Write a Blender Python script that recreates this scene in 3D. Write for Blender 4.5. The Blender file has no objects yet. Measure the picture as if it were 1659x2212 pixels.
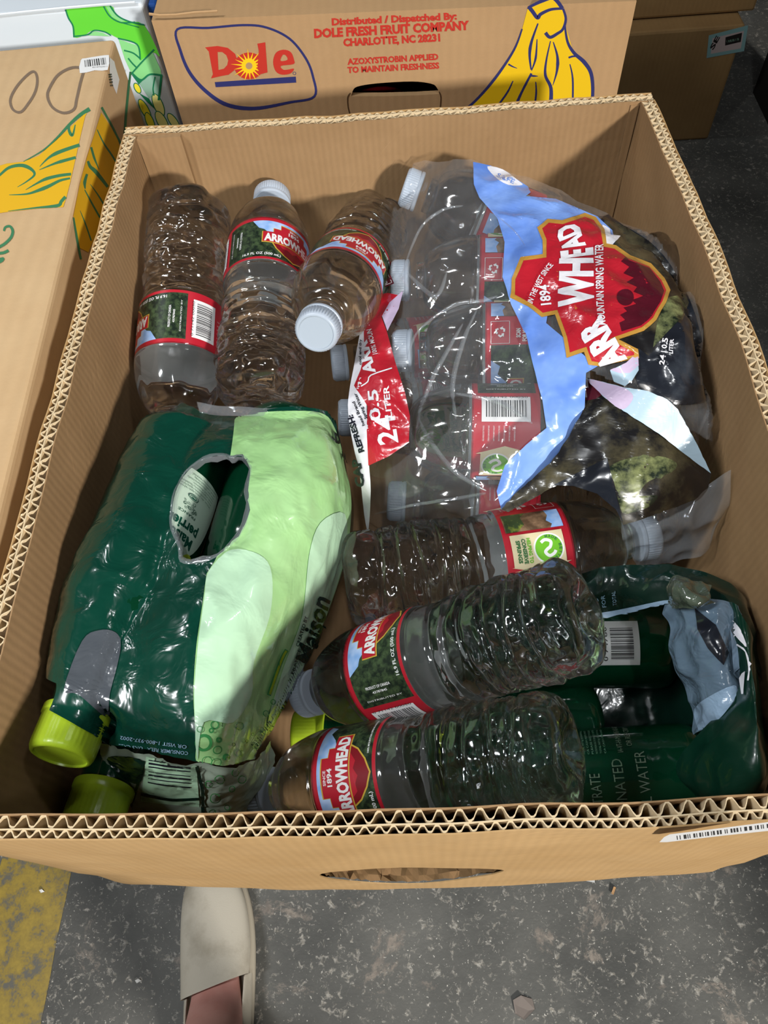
import bpy, bmesh, math, random
import numpy as np
from mathutils import Matrix, Vector, noise as mnoise

random.seed(7)
rng = np.random.default_rng(7)
SC = bpy.context.scene
COL = SC.collection
# ------------------------------------------------------------------ camera
# lengths in metres; while building, z = 0 is the top rim of the open box. Everything is lifted by LIFT at the end.
FLOOR = -0.85
LIFT = -FLOOR
F = 1600.0
PITCH, ROLL, YAW = 1.03178765, -0.117591362, -0.08534
CP = np.array([0.01086, -0.04391, 0.3274])
_cp, _sp = math.cos(PITCH), math.sin(PITCH)
FW = np.array([math.sin(YAW)*_cp, math.cos(YAW)*_cp, -_sp])
_r = np.array([math.cos(YAW), -math.sin(YAW), 0.0]); _u = np.cross(_r, FW)
RT = math.cos(ROLL)*_r + math.sin(ROLL)*_u
UP = -math.sin(ROLL)*_r + math.cos(ROLL)*_u
cam = bpy.data.cameras.new('camera'); camo = bpy.data.objects.new('camera', cam); COL.objects.link(camo)
cam.sensor_fit = 'VERTICAL'; cam.sensor_height = 24.0; cam.lens = F/2212.0*24.0
cam.clip_start = 0.01; cam.clip_end = 100
M = Matrix.Identity(4)
for i in range(3):
    M[i][0], M[i][1], M[i][2], M[i][3] = RT[i], UP[i], -FW[i], CP[i]
camo.matrix_world = M
SC.camera = camo

def ray(px, py):
    return FW + (px-829.5)/F*RT - (py-1106)/F*UP
def at(px, py, z):
    d = ray(px, py); return CP + (z-CP[2])/d[2]*d
def aty(px, py, y):
    d = ray(px, py); return CP + (y-CP[1])/d[1]*d
def on_plane(px, py, p0, n):
    d = ray(px, py); return CP + np.dot(np.asarray(p0)-CP, n)/np.dot(d, n)*d
def proj(P):
    d = np.asarray(P, float)-CP; z = d@FW
    return np.stack([829.5+F*(d@RT)/z, 1106-F*(d@UP)/z, z], -1)

# ------------------------------------------------------------------ light
SC.view_settings.view_transform = 'Standard'; SC.view_settings.look = 'None'
SC.view_settings.gamma = 1.0; SC.view_settings.use_curve_mapping = False
SC.view_settings.exposure = 0.0
SC.cycles.max_bounces = 24; SC.cycles.transmission_bounces = 18; SC.cycles.glossy_bounces = 6; SC.cycles.diffuse_bounces = 4; SC.cycles.transparent_max_bounces = 40
W = bpy.data.worlds.new('world'); SC.world = W; W.use_nodes = True
W.node_tree.nodes['Background'].inputs[0].default_value = (0.80, 0.86, 1.0, 1)
W.node_tree.nodes['Background'].inputs[1].default_value = 0.02

def area(name, loc, target, size, sizey, power, col):
    l = bpy.data.lights.new(name, 'AREA'); l.shape = 'RECTANGLE'; l.size = size; l.size_y = sizey
    l.energy = power; l.color = col
    o = bpy.data.objects.new(name, l); COL.objects.link(o)
    o.location = loc
    o.rotation_euler = (Vector(target)-Vector(loc)).to_track_quat('-Z', 'Y').to_euler()
    return o
KD = np.array([1.53, -2.6, 1.15]); KD = KD/np.linalg.norm(KD)
area('work_lamp', tuple(np.array([0, .3, 0])+KD*4.2), (0, .3, 0), .30, .30, 208, (1, .965, .91))
area('hall_lamp_near', (-.95, -.20, 1.32), (0, .25, -.05), .10, .40, 20, (.95, .98, 1))
area('hall_lamp_left', (-1.7, 1.7, 2.3), (0, .3, 0), .05, .45, 9, (.93, .97, 1))
area('hall_lamp_over', (.25, -.9, 2.6), (0, .3, 0), .05, .35, 13, (.95, .98, 1))
area('hall_lamp_right', (1.3, .9, 2.4), (0, .3, 0), .04, .30, 6, (.95, .98, 1))
area('hall_lamp_front', (-.35, -1.5, 2.4), (0, .3, 0), .30, .04, 4, (.95, .98, 1))

# ------------------------------------------------------------------ materials
def lin(h):
    h = h.lstrip('#'); c = [int(h[i:i+2], 16)/255 for i in (0, 2, 4)]
    return tuple(x/12.92 if x <= .04045 else ((x+.055)/1.055)**2.4 for x in c)+(1,)
MATS = {}
def mat(name, h, rough=.6, spec=.4, metal=0, coat=0, bump=None, trans=0, sss=0, vary=None, ior=1.45, alpha=None):
    if name in MATS: return MATS[name]
    m = bpy.data.materials.new(name); m.use_nodes = True; nt = m.node_tree; N = nt.nodes; L = nt.links
    p = N['Principled BSDF']
    p.inputs['Base Color'].default_value = lin(h); p.inputs['Roughness'].default_value = rough
    p.inputs['Specular IOR Level'].default_value = spec; p.inputs['Metallic'].default_value = metal
    p.inputs['Coat Weight'].default_value = coat; p.inputs['Coat Roughness'].default_value = .08
    p.inputs['Transmission Weight'].default_value = trans; p.inputs['IOR'].default_value = ior
    if sss:
        p.inputs['Subsurface Weight'].default_value = sss; p.inputs['Subsurface Radius'].default_value = (.006, .006, .006)
        p.inputs['Subsurface Scale'].default_value = .5
    tc = N.new('ShaderNodeTexCoord')
    if vary:      # (other colour, scale, contrast low, contrast high, detail)
        h2, sc, lo, hi, det = vary
        n = N.new('ShaderNodeTexNoise'); n.inputs['Scale'].default_value = sc; n.inputs['Detail'].default_value = det
        n.inputs['Roughness'].default_value = .65
        r = N.new('ShaderNodeValToRGB'); r.color_ramp.elements[0].position = lo; r.color_ramp.elements[1].position = hi
        r.color_ramp.elements[0].color = lin(h); r.color_ramp.elements[1].color = lin(h2)
        L.new(tc.outputs['Object'], n.inputs['Vector']); L.new(n.outputs['Fac'], r.inputs[0]); L.new(r.outputs[0], p.inputs['Base Color'])
    if bump:      # (scale, strength, distance, distortion)
        sc, st, di, dis = bump
        n = N.new('ShaderNodeTexNoise'); n.inputs['Scale'].default_value = sc; n.inputs['Detail'].default_value = 3
        n.inputs['Distortion'].default_value = dis
        b = N.new('ShaderNodeBump'); b.inputs['Strength'].default_value = st; b.inputs['Distance'].default_value = di
        L.new(tc.outputs['Object'], n.inputs['Vector']); L.new(n.outputs['Fac'], b.inputs['Height']); L.new(b.outputs[0], p.inputs['Normal'])
        if coat: L.new(b.outputs[0], p.inputs['Coat Normal'])
    MATS[name] = m
    return m
def card(name, h, h2, dirn='X', scale=520, lines=.10):
    """kraft board: fibre noise, faint flute lines showing through"""
    if name in MATS: return MATS[name]
    m = bpy.data.materials.new(name); m.use_nodes = True; nt = m.node_tree; N = nt.nodes; L = nt.links; p = N['Principled BSDF']
    p.inputs['Roughness'].default_value = .72; p.inputs['Specular IOR Level'].default_value = .22
    tc = N.new('ShaderNodeTexCoord')
    n = N.new('ShaderNodeTexNoise'); n.inputs['Scale'].default_value = 14; n.inputs['Detail'].default_value = 8; n.inputs['Roughness'].default_value = .7
    r = N.new('ShaderNodeValToRGB'); r.color_ramp.elements[0].position = .3; r.color_ramp.elements[1].position = .72
    r.color_ramp.elements[0].color = lin(h); r.color_ramp.elements[1].color = lin(h2)
    w = N.new('ShaderNodeTexWave'); w.bands_direction = dirn; w.inputs['Scale'].default_value = scale/6.283*1.0/ (20/6.283) if False else scale
    w.inputs['Distortion'].default_value = 1.2; w.inputs['Detail'].default_value = 2; w.inputs['Detail Scale'].default_value = .3
    f = N.new('ShaderNodeTexNoise'); f.inputs['Scale'].default_value = 420; f.inputs['Detail'].default_value = 2
    mx = N.new('ShaderNodeMix'); mx.data_type = 'RGBA'; mx.blend_type = 'MULTIPLY'; mx.inputs[0].default_value = lines
    L.new(tc.outputs['Object'], n.inputs['Vector']); L.new(tc.outputs['Object'], w.inputs['Vector']); L.new(tc.outputs['Object'], f.inputs['Vector'])
    L.new(n.outputs['Fac'], r.inputs[0]); L.new(r.outputs[0], mx.inputs['A']); L.new(w.outputs['Color'], mx.inputs['B'])
    L.new(mx.outputs['Result'], p.inputs['Base Color'])
    b = N.new('ShaderNodeBump'); b.inputs['Strength'].default_value = .12; b.inputs['Distance'].default_value = .0006
    b2 = N.new('ShaderNodeBump'); b2.inputs['Strength'].default_value = .10; b2.inputs['Distance'].default_value = .001
    L.new(f.outputs['Fac'], b.inputs['Height']); L.new(w.outputs['Fac'], b2.inputs['Height']); L.new(b2.outputs[0], b.inputs['Normal']); L.new(b.outputs[0], p.inputs['Normal'])
    MATS[name] = m
    return m
def clear(name, tint=(1, 1, 1), gloss=.10, haze=.05, rough=.06, bump=(120, .35, .004, .6), hazecol=(.8, .85, .9)):
    """thin clear plastic film: see-through with sharp glints and a little milky haze"""
    if name in MATS: return MATS[name]
    m = bpy.data.materials.new(name); m.use_nodes = True; nt = m.node_tree; N = nt.nodes; L = nt.links; N.remove(N['Principled BSDF'])
    out = N['Material Output']
    t = N.new('ShaderNodeBsdfTransparent'); t.inputs[0].default_value = tint+(1,)
    g = N.new('ShaderNodeBsdfGlossy'); g.inputs['Roughness'].default_value = rough
    d = N.new('ShaderNodeBsdfDiffuse'); d.inputs[0].default_value = hazecol+(1,)
    fr = N.new('ShaderNodeLayerWeight'); fr.inputs[0].default_value = .5
    pw = N.new('ShaderNodeMath'); pw.operation = 'POWER'; pw.inputs[1].default_value = 4.5
    mul = N.new('ShaderNodeMath'); mul.operation = 'MULTIPLY_ADD'; mul.inputs[1].default_value = .8; mul.inputs[2].default_value = gloss; mul.use_clamp = True
    m1 = N.new('ShaderNodeMixShader'); m2 = N.new('ShaderNodeMixShader'); m2.inputs[0].default_value = haze
    tc = N.new('ShaderNodeTexCoord'); n = N.new('ShaderNodeTexNoise'); n.inputs['Scale'].default_value = bump[0]; n.inputs['Detail'].default_value = 3; n.inputs['Distortion'].default_value = bump[3]
    b = N.new('ShaderNodeBump'); b.inputs['Strength'].default_value = bump[1]; b.inputs['Distance'].default_value = bump[2]
    L.new(tc.outputs['Object'], n.inputs['Vector']); L.new(n.outputs['Fac'], b.inputs['Height']); L.new(b.outputs[0], g.inputs['Normal']); L.new(b.outputs[0], fr.inputs['Normal'])
    L.new(fr.outputs['Facing'], pw.inputs[0]); L.new(pw.outputs[0], mul.inputs[0]); L.new(mul.outputs[0], m1.inputs[0]); L.new(t.outputs[0], m1.inputs[1]); L.new(g.outputs[0], m1.inputs[2])
    L.new(m1.outputs[0], m2.inputs[1]); L.new(d.outputs[0], m2.inputs[2]); L.new(m2.outputs[0], out.inputs[0])
    MATS[name] = m
    return m
def water_bottle_mat(name, tint=(1, 1, 1), see=.25):
    """clear bottle full of water; a share of the light passes straight through the wall"""
    m = bpy.data.materials.new(name); m.use_nodes = True; nt = m.node_tree; N = nt.nodes; L = nt.links; N.remove(N['Principled BSDF'])
    out = N['Material Output']
    g = N.new('ShaderNodeBsdfGlass'); g.inputs['IOR'].default_value = 1.42; g.inputs['Roughness'].default_value = 0; g.inputs[0].default_value = tint+(1,)
    t = N.new('ShaderNodeBsdfTransparent'); t.inputs[0].default_value = tint+(1,)
    s = N.new('ShaderNodeMixShader'); s.inputs[0].default_value = see
    gl = N.new('ShaderNodeBsdfGlossy'); gl.inputs['Roughness'].default_value = .09
    s2 = N.new('ShaderNodeMixShader'); s2.inputs[0].default_value = .075
    L.new(g.outputs[0], s.inputs[1]); L.new(t.outputs[0], s.inputs[2]); L.new(s.outputs[0], s2.inputs[1]); L.new(gl.outputs[0], s2.inputs[2]); L.new(s2.outputs[0], out.inputs[0])
    MATS[name] = m
    return m

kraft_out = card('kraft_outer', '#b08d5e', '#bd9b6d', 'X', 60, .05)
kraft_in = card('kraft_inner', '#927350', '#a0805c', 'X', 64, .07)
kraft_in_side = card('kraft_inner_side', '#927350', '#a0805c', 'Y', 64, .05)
kraft_edge = mat('kraft_cut_edge', '#cdb487', .8, .2, bump=(700, .3, .0006, 0))
kraft_flute = mat('kraft_flute', '#d2bd9a', .8, .2)
kraft_left = card('kraft_left', '#bc9c74', '#c7a981', 'X', 30, .04)
kraft_rear = card('kraft_rear', '#a5845e', '#af8d66', 'X', 40, .03)
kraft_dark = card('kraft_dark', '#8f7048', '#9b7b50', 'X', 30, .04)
white_board = mat('white_board', '#ccd4db', .5, .3, bump=(40, .1, .002, 0))
ink = lambda n, h, r=.55: mat('ink_'+n, h, r, .3)
I = dict(navy=ink('navy', '#2c2f63'), red=ink('red', '#b83227'), yellow=ink('yellow', '#dcb414'), amber=ink('amber', '#d9a91f'), green=ink('green', '#3c7852'),
         dgreen=ink('dgreen', '#1c7850'), lgreen=ink('lgreen', '#62cc3a'), mgreen=ink('mgreen', '#86cf86'), ggreen=ink('ggreen', '#8fb8a4'), lemon=ink('lemon', '#f2e23a'), pale_lemon=ink('pale_lemon', '#efe88f'),
         black=ink('black', '#221f1e'), marker=ink('marker', '#7a6857'), white=ink('white', '#e9e9ea', .45), sun=ink('sun', '#f3c21a'), grey=ink('grey', '#8d8d90'))
# glossy film prints
gl = lambda n, h, b=(90, .25, .003, .5), r=.22, vary=None: mat('film_'+n, h, r, .5, coat=.6, bump=b, vary=vary)
FB = (42, .22, .004, .8)
FI = dict(sky=gl('sky', '#5f86d8', FB, .22, ('#86a9ea', 22, .35, .7, 4)), red=gl('red', '#b3202e'), gold=gl('gold', '#b98a3c'), white=gl('white', '#e6e4ea'), dred=gl('dark_red', '#4f1220'),
          forest=gl('forest', '#1a191a', FB, .26, ('#5f583f', 38, .44, .72, 10)), pine=gl('pine', '#1b241a', FB, .26, ('#8a9160', 75, .42, .66, 10)), night=gl('night', '#1d2027', FB, .2, ('#3a4048', 40, .5, .8, 6)),
          pale=gl('pale_blue', '#a9c2d2', FB, .35), lilac=gl('lilac', '#c3b0cc', FB, .35), maroon=gl('maroon', '#5a1c2a'), ink=gl('ink', '#1c1d2b'),
          dark_green=gl('dark_green', '#083a2d', (60, .35, .004, .8), .2), light_green=gl('light_green', '#9bcb85', (45, .4, .004, .8), .3, ('#aad696', 12, .4, .65, 3)), mint=gl('mint', '#b6dab8', (45, .3, .004, .8), .3),
          print_green=gl('print_green', '#3f9150'), deep=gl('deep_green', '#0b261e'), lime=gl('lime', '#9fb92c'), silver=gl('silver_blue', '#8ba4bc', (60, .5, .004, 1), .3), slate=gl('slate', '#5f7384', (50, .7, .005, 1.2), .16))
lab = lambda n, h, vary=None: mat('label_'+n, h, .35, .4, vary=vary)
LI = dict(red=lab('red', '#b01f2e'), dred=lab('dark_red', '#7c1420'), white=lab('white', '#e4e4e4'), black=lab('black', '#1a1a1c'), forest=lab('forest', '#18231a', ('#4f6340', 210, .42, .75, 7)), sky=lab('sky', '#7fa8df', ('#b8cdf0', 90, .4, .7, 2)),
          gold=lab('gold', '#c3a13f'), beige=lab('beige', '#d8cba4'), green=lab('green', '#6cb52a'), dkgreen=lab('dkgreen', '#2f6b39'), canyon=lab('canyon', '#5b4634', ('#93755a', 160, .4, .7, 5)), bush=lab('bush', '#36452a', ('#8f9c3c', 160, .5, .75, 5)),
          mint=lab('mint', '#c9e0cc'), pgreen=lab('pgreen', '#12503e'), lime=lab('lime', '#b7cf3c'), grey=lab('grey', '#b9bcba'), dim=lab('dim', '#6e8a78'))
cap_white = mat('cap_white', '#a9b3c0', .38, .5, sss=.25)
cap_lime = mat('cap_lime', '#a7c22b', .3, .5, sss=.15, bump=(180, .12, .002, 0))
WATER = water_bottle_mat('water_bottle', (.985, .99, .995), .16)
bottle_green = mat('bottle_green', '#073f27', .12, .6, coat=.8, trans=.35, bump=(30, .08, .004, 0), ior=1.35)
bottle_smoke = mat('bottle_smoke', '#4a5560', .18, .5, coat=.6, bump=(40, .25, .005, .6))
CLEAR = clear('clear_film', (.97, .975, .98), .07, .07, .06, (38, .16, .006, 1.3))
CLEAR2 = clear('clear_lip', (.94, .955, .96), .09, .12, .07, (50, .2, .006, 1.2))
MILKY = clear('milky_film', (.8, .85, .82), .08, .5, .10, (50, .2, .006, 1), (.62, .76, .60))

# ------------------------------------------------------------------ object helpers
def tag(o, label=None, cat=None, group=None, kind=None):
    if label: o['label'] = label
    if cat: o['category'] = cat
    if group: o['group'] = group
    if kind: o['kind'] = kind
    return o
ORI = {}
def thing(name, loc, label, cat, group=None):
    o = bpy.data.objects.new(name, None); COL.objects.link(o); o.empty_display_size = .02
    o.location = loc; ORI[o.name] = np.array(loc, float)
    return tag(o, label, cat, group)
class MB:
    """vertices, faces and material slots of one mesh"""
    def __init__(s): s.v = []; s.f = []; s.m = []; s.mats = []; s.n = 0
    def slot(s, m):
        if m not in s.mats: s.mats.append(m)
        return s.mats.index(m)
    def add(s, v, f, m):
        k = s.slot(m); v = np.asarray(v, float).reshape(-1, 3)
        s.v.append(v); s.f += [[i+s.n for i in q] for q in f]; s.m += [k]*len(f); s.n += len(v)
    def grid(s, P, m, flip=False, wrap=False):
        P = np.asarray(P, float); a, b = P.shape[:2]; fs = []
        for i in range(a-1):
            for j in range(b if wrap else b-1):
                q = [i*b+j, i*b+(j+1) % b, (i+1)*b+(j+1) % b, (i+1)*b+j]
                fs.append(q[::-1] if flip else q)
        s.add(P.reshape(-1, 3), fs, m)
    def box(s, lo, hi, m, M=None):
        x0, y0, z0 = lo; x1, y1, z1 = hi
        v = np.array([(x0, y0, z0), (x1, y0, z0), (x1, y1, z0), (x0, y1, z0), (x0, y0, z1), (x1, y0, z1), (x1, y1, z1), (x0, y1, z1)], float)
        if M is not None: v = v@M[:3, :3].T+M[:3, 3]
        s.add(v, [(0, 3, 2, 1), (4, 5, 6, 7), (0, 1, 5, 4), (1, 2, 6, 5), (2, 3, 7, 6), (3, 0, 4, 7)], m)
    def build(s, name, parent=None, loc=None, smooth=False, kind=None, label=None):
        me = bpy.data.meshes.new(name); o = bpy.data.objects.new(name, me); COL.objects.link(o)
        org = np.zeros(3)
        if parent is not None:
            o.parent = parent; org = ORI[parent.name]
            ORI[o.name] = org.copy()
        elif loc is not None:
            org = np.array(loc, float); o.location = loc; ORI[o.name] = org
        else: ORI[o.name] = org
        V = np.concatenate(s.v) if s.v else np.zeros((0, 3))
        me.from_pydata((V-org).tolist(), [], s.f)
        for m in s.mats: me.materials.append(m)
        me.polygons.foreach_set('material_index', s.m)
        if smooth: me.polygons.foreach_set('use_smooth', [True]*len(s.f))
        me.update()
        tag(o, label, None, None, kind)
        return o
def bevel(o, w, seg=2):
    b = o.modifiers.new('bevel', 'BEVEL'); b.width = w; b.segments = seg; b.limit_method = 'ANGLE'
    return o

# ------------------------------------------------------------------ flat art: fill, subdivide, map onto a surface
def fill2d(loops):
    cu = bpy.data.curves.new('c', 'CURVE'); cu.dimensions = '2D'; cu.fill_mode = 'BOTH'
    for lp in loops:
        sp = cu.splines.new('POLY'); sp.points.add(len(lp)-1); sp.use_cyclic_u = True
        for k, (x, y) in enumerate(lp): sp.points[k].co = (x, y, 0, 1)
    return _mesh_of(cu)
def _mesh_of(cu):
    ob = bpy.data.objects.new('c', cu); me = bpy.data.meshes.new_from_object(ob)
    me.calc_loop_triangles()
    v = np.array([p.co[:2] for p in me.vertices]); t = np.array([tuple(l.vertices) for l in me.loop_triangles], int).reshape(-1, 3)
    bpy.data.objects.remove(ob); bpy.data.curves.remove(cu); bpy.data.meshes.remove(me)
    return v, t
TXT = {}
def text2d(s, bold=.0, shear=0):
    k = (s, bold, shear)
    if k not in TXT:
        cu = bpy.data.curves.new('t', 'FONT'); cu.body = s; cu.offset = bold; cu.shear = shear; cu.resolution_u = 2; cu.fill_mode = 'BOTH'
        v, t = _mesh_of(cu)
        if len(v) == 0: v = np.zeros((3, 2)); t = np.zeros((0, 3), int)
        cap = .73
        x0, x1 = v[:, 0].min(), v[:, 0].max()
        TXT[k] = (np.stack([(v[:, 0]-x0)/max(x1-x0, 1e-6), v[:, 1]/cap], 1), t)
    return TXT[k]
def split(v, t, L, metric=None):
    v = [tuple(p) for p in v]; t = [tuple(q) for q in t]; mid = {}
    for _ in range(14 if metric is None else 5):
        a = np.array(v); ch = False; out = []; mp = a if metric is None else metric(a)
        # split every over-long edge (consistent across neighbours)
        def long_edge(i, j): return np.linalg.norm(mp[i]-mp[j]) > L
        for q in t:
            e = [long_edge(q[k], q[(k+1) % 3]) for k in range(3)]
            if not any(e): out.append(q); continue
            ch = True; ms = [None]*3
            for k in range(3):
                if e[k]:
                    key = (min(q[k], q[(k+1) % 3]), max(q[k], q[(k+1) % 3]))
                    if key not in mid:
                        v.append(tuple((a[key[0]]+a[key[1]])/2)); mid[key] = len(v)-1
                    ms[k] = mid[key]
            poly = []
            for k in range(3):
                poly.append(q[k])
                if ms[k] is not None: poly.append(ms[k])
            if len(poly) == 6:
                out += [(poly[0], poly[1], poly[5]), (poly[1], poly[2], poly[3]), (poly[3], poly[4], poly[5]), (poly[1], poly[3], poly[5])]
            elif len(poly) == 4:
                k = [i for i in range(4) if poly[i] in ms][0]; p = poly[k:]+poly[:k]
                out += [(p[0], p[1], p[2]), (p[0], p[2], p[3])]
            else:
                k = [i for i in range(5) if poly[i] not in ms and poly[i-1] in ms and poly[(i+1) % 5] in ms][0]; p = poly[k:]+poly[:k]
                out += [(p[0], p[1], p[4]), (p[1], p[2], p[3]), (p[1], p[3], p[4])]
        t = out
        if not ch: break
    return np.array(v), t
def smooth_line(pts, n=6, closed=False):
    P = np.array(pts, float); k = len(P); out = []
    for i in range(k if closed else k-1):
        g = (lambda j: P[j % k]) if closed else (lambda j: P[min(max(j, 0), k-1)])
        a, b, c, d = g(i-1), g(i), g(i+1), g(i+2)
        for q in range(n):
            t = q/n
            out.append(.5*((2*b)+(-a+c)*t+(2*a-5*b+4*c-d)*t*t+(-a+3*b-3*c+d)*t**3))
    if not closed: out.append(P[-1])
    return np.array(out)
def stroke(pts, w, closed=False, taper=True, n=6):
    """a brush line; w is one width or (start, middle, end)"""
    P = smooth_line(pts, n, closed); k = len(P)
    ww = (w, w, w) if np.isscalar(w) else w
    T = np.gradient(P, axis=0) if not closed else np.roll(P, -1, 0)-np.roll(P, 1, 0)
    T /= np.maximum(np.linalg.norm(T, axis=1, keepdims=True), 1e-9); Nn = np.stack([-T[:, 1], T[:, 0]], 1)
    s = np.linspace(0, 1, k); wd = np.interp(s, [0, .5, 1], ww)/2
    A = P+Nn*wd[:, None]; B = P-Nn*wd[:, None]
    if closed:
        v = np.concatenate([A, B]); t = []
        for i in range(k):
            j = (i+1) % k; t += [(i, j, k+j), (i, k+j, k+i)]
        return v, t
    v = np.concatenate([A, B]); t = []
    for i in range(k-1): t += [(i, i+1, k+i+1), (i, k+i+1, k+i)]
    return v, t
def disc(c, r, n=28, ry=None, rot=0):
    a = np.arange(n)/n*2*math.pi; x = r*np.cos(a); y = (ry or r)*np.sin(a)
    cr, sr = math.cos(rot), math.sin(rot)
    return [(c[0]+cr*p-sr*q, c[1]+sr*p+cr*q) for p, q in zip(x, y)]
class Art:
    """a list of coloured flat shapes laid over a surface; each next shape lies a hair above the last"""
    def __init__(s, down=True): s.items = []; s.down = down
    def poly(s, m, *loops, lift=None): s.items.append((fill2d([list(map(tuple, l)) for l in loops]), m, lift)); return s
    def line(s, m, pts, w, closed=False, lift=None, n=6): s.items.append((stroke(pts, w, closed, n=n), m, lift)); return s
    def text(s, m, str_, p0, p1, h, bold=.03, shear=0, lift=None, bend=0):
        v, t = text2d(str_, bold, shear); p0 = np.array(p0, float); p1 = np.array(p1, float); d = p1-p0; L = np.hypot(*d); d /= L
        up = np.array([d[1], -d[0]]) if s.down else np.array([-d[1], d[0]])
        q = p0+np.outer(v[:, 0]*L, d)+np.outer(v[:, 1]*h+bend*4*v[:, 0]*(1-v[:, 0]), up)
        s.items.append(((q, t), m, lift)); return s
    def bars(s, m, p0, p1, h, n=28, seed=1):
        r = random.Random(seed); p0 = np.array(p0, float); p1 = np.array(p1, float); d = p1-p0; L = np.hypot(*d); e = d/L
        up = np.array([e[1], -e[0]]) if s.down else np.array([-e[1], e[0]]); x = 0; V = []; T = []
        unit = L/(n*3.6)
        while x < L:
            w = unit*r.choice([1, 1, 2, 3]); g = unit*r.choice([1, 1, 2, 3])
            if x+w > L: break
            a = p0+e*x; b = p0+e*(x+w); k = len(V)
            V += [a, b, b+up*h, a+up*h]; T += [(k, k+1, k+2), (k, k+2, k+3)]; x += w+g
        s.items.append(((np.array(V), T), m, None)); return s
    def onto(s, mb, surf, L, step=.00001, base=.0002, L3=None):
        for k, ((v, t), m, lift) in enumerate(s.items):
            if len(t) == 0: continue
            v2, t2 = split(v, t, L)
            if L3: v2, t2 = split(v2, t2, L3, lambda q: surf(q)[0])
            P, Nn = surf(v2)
            off = base+step*k if lift is None else lift
            ok = np.isfinite(P).all(1)
            P = np.where(np.isfinite(P), P, 0)
            fs = [q for q in t2 if ok[q[0]] and ok[q[1]] and ok[q[2]]]
            a = P[[q[0] for q in fs]]; b = P[[q[1] for q in fs]]; c = P[[q[2] for q in fs]]
            if len(fs):
                fl = np.einsum('ij,ij->i', np.cross(b-a, c-a), Nn[[q[0] for q in fs]]) < 0
                fs = [q[::-1] if z else q for q, z in zip(fs, fl)]
            mb.add(P+Nn*off, fs, m)
def plane_surf(p0, n):
    p0 = np.asarray(p0, float); n = np.asarray(n, float); n = n/np.linalg.norm(n)
    def f(v):
        P = np.array([on_plane(x, y, p0, n) for x, y in v]).reshape(-1, 3)
        return P, np.tile(n, (len(P), 1))
    return f

# ------------------------------------------------------------------ films: a spline surface through control points
def cr_weights(n, m):
    t = np.linspace(0, n-1, m); i = np.clip(np.floor(t).astype(int), 0, n-2); f = t-i
    Wt = np.zeros((m, n))
    cf = [-.5*f+f**2-.5*f**3, 1-2.5*f**2+1.5*f**3, .5*f+2*f**2-1.5*f**3, -.5*f**2+.5*f**3]
    for k in range(4):
        j = i+k-1
        for r_ in range(m):
            jj = j[r_]
            if jj < 0: Wt[r_, 0] += 2*cf[k][r_]; Wt[r_, 1] -= cf[k][r_]
            elif jj > n-1: Wt[r_, n-1] += 2*cf[k][r_]; Wt[r_, n-2] -= cf[k][r_]
            else: Wt[r_, jj] += cf[k][r_]
    return Wt
def wob(p, f, seed): return mnoise.noise(Vector((p[0]*f[0]+seed*7.3, p[1]*f[1]+seed*3.1, p[2]*f[2]+seed)))
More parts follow.
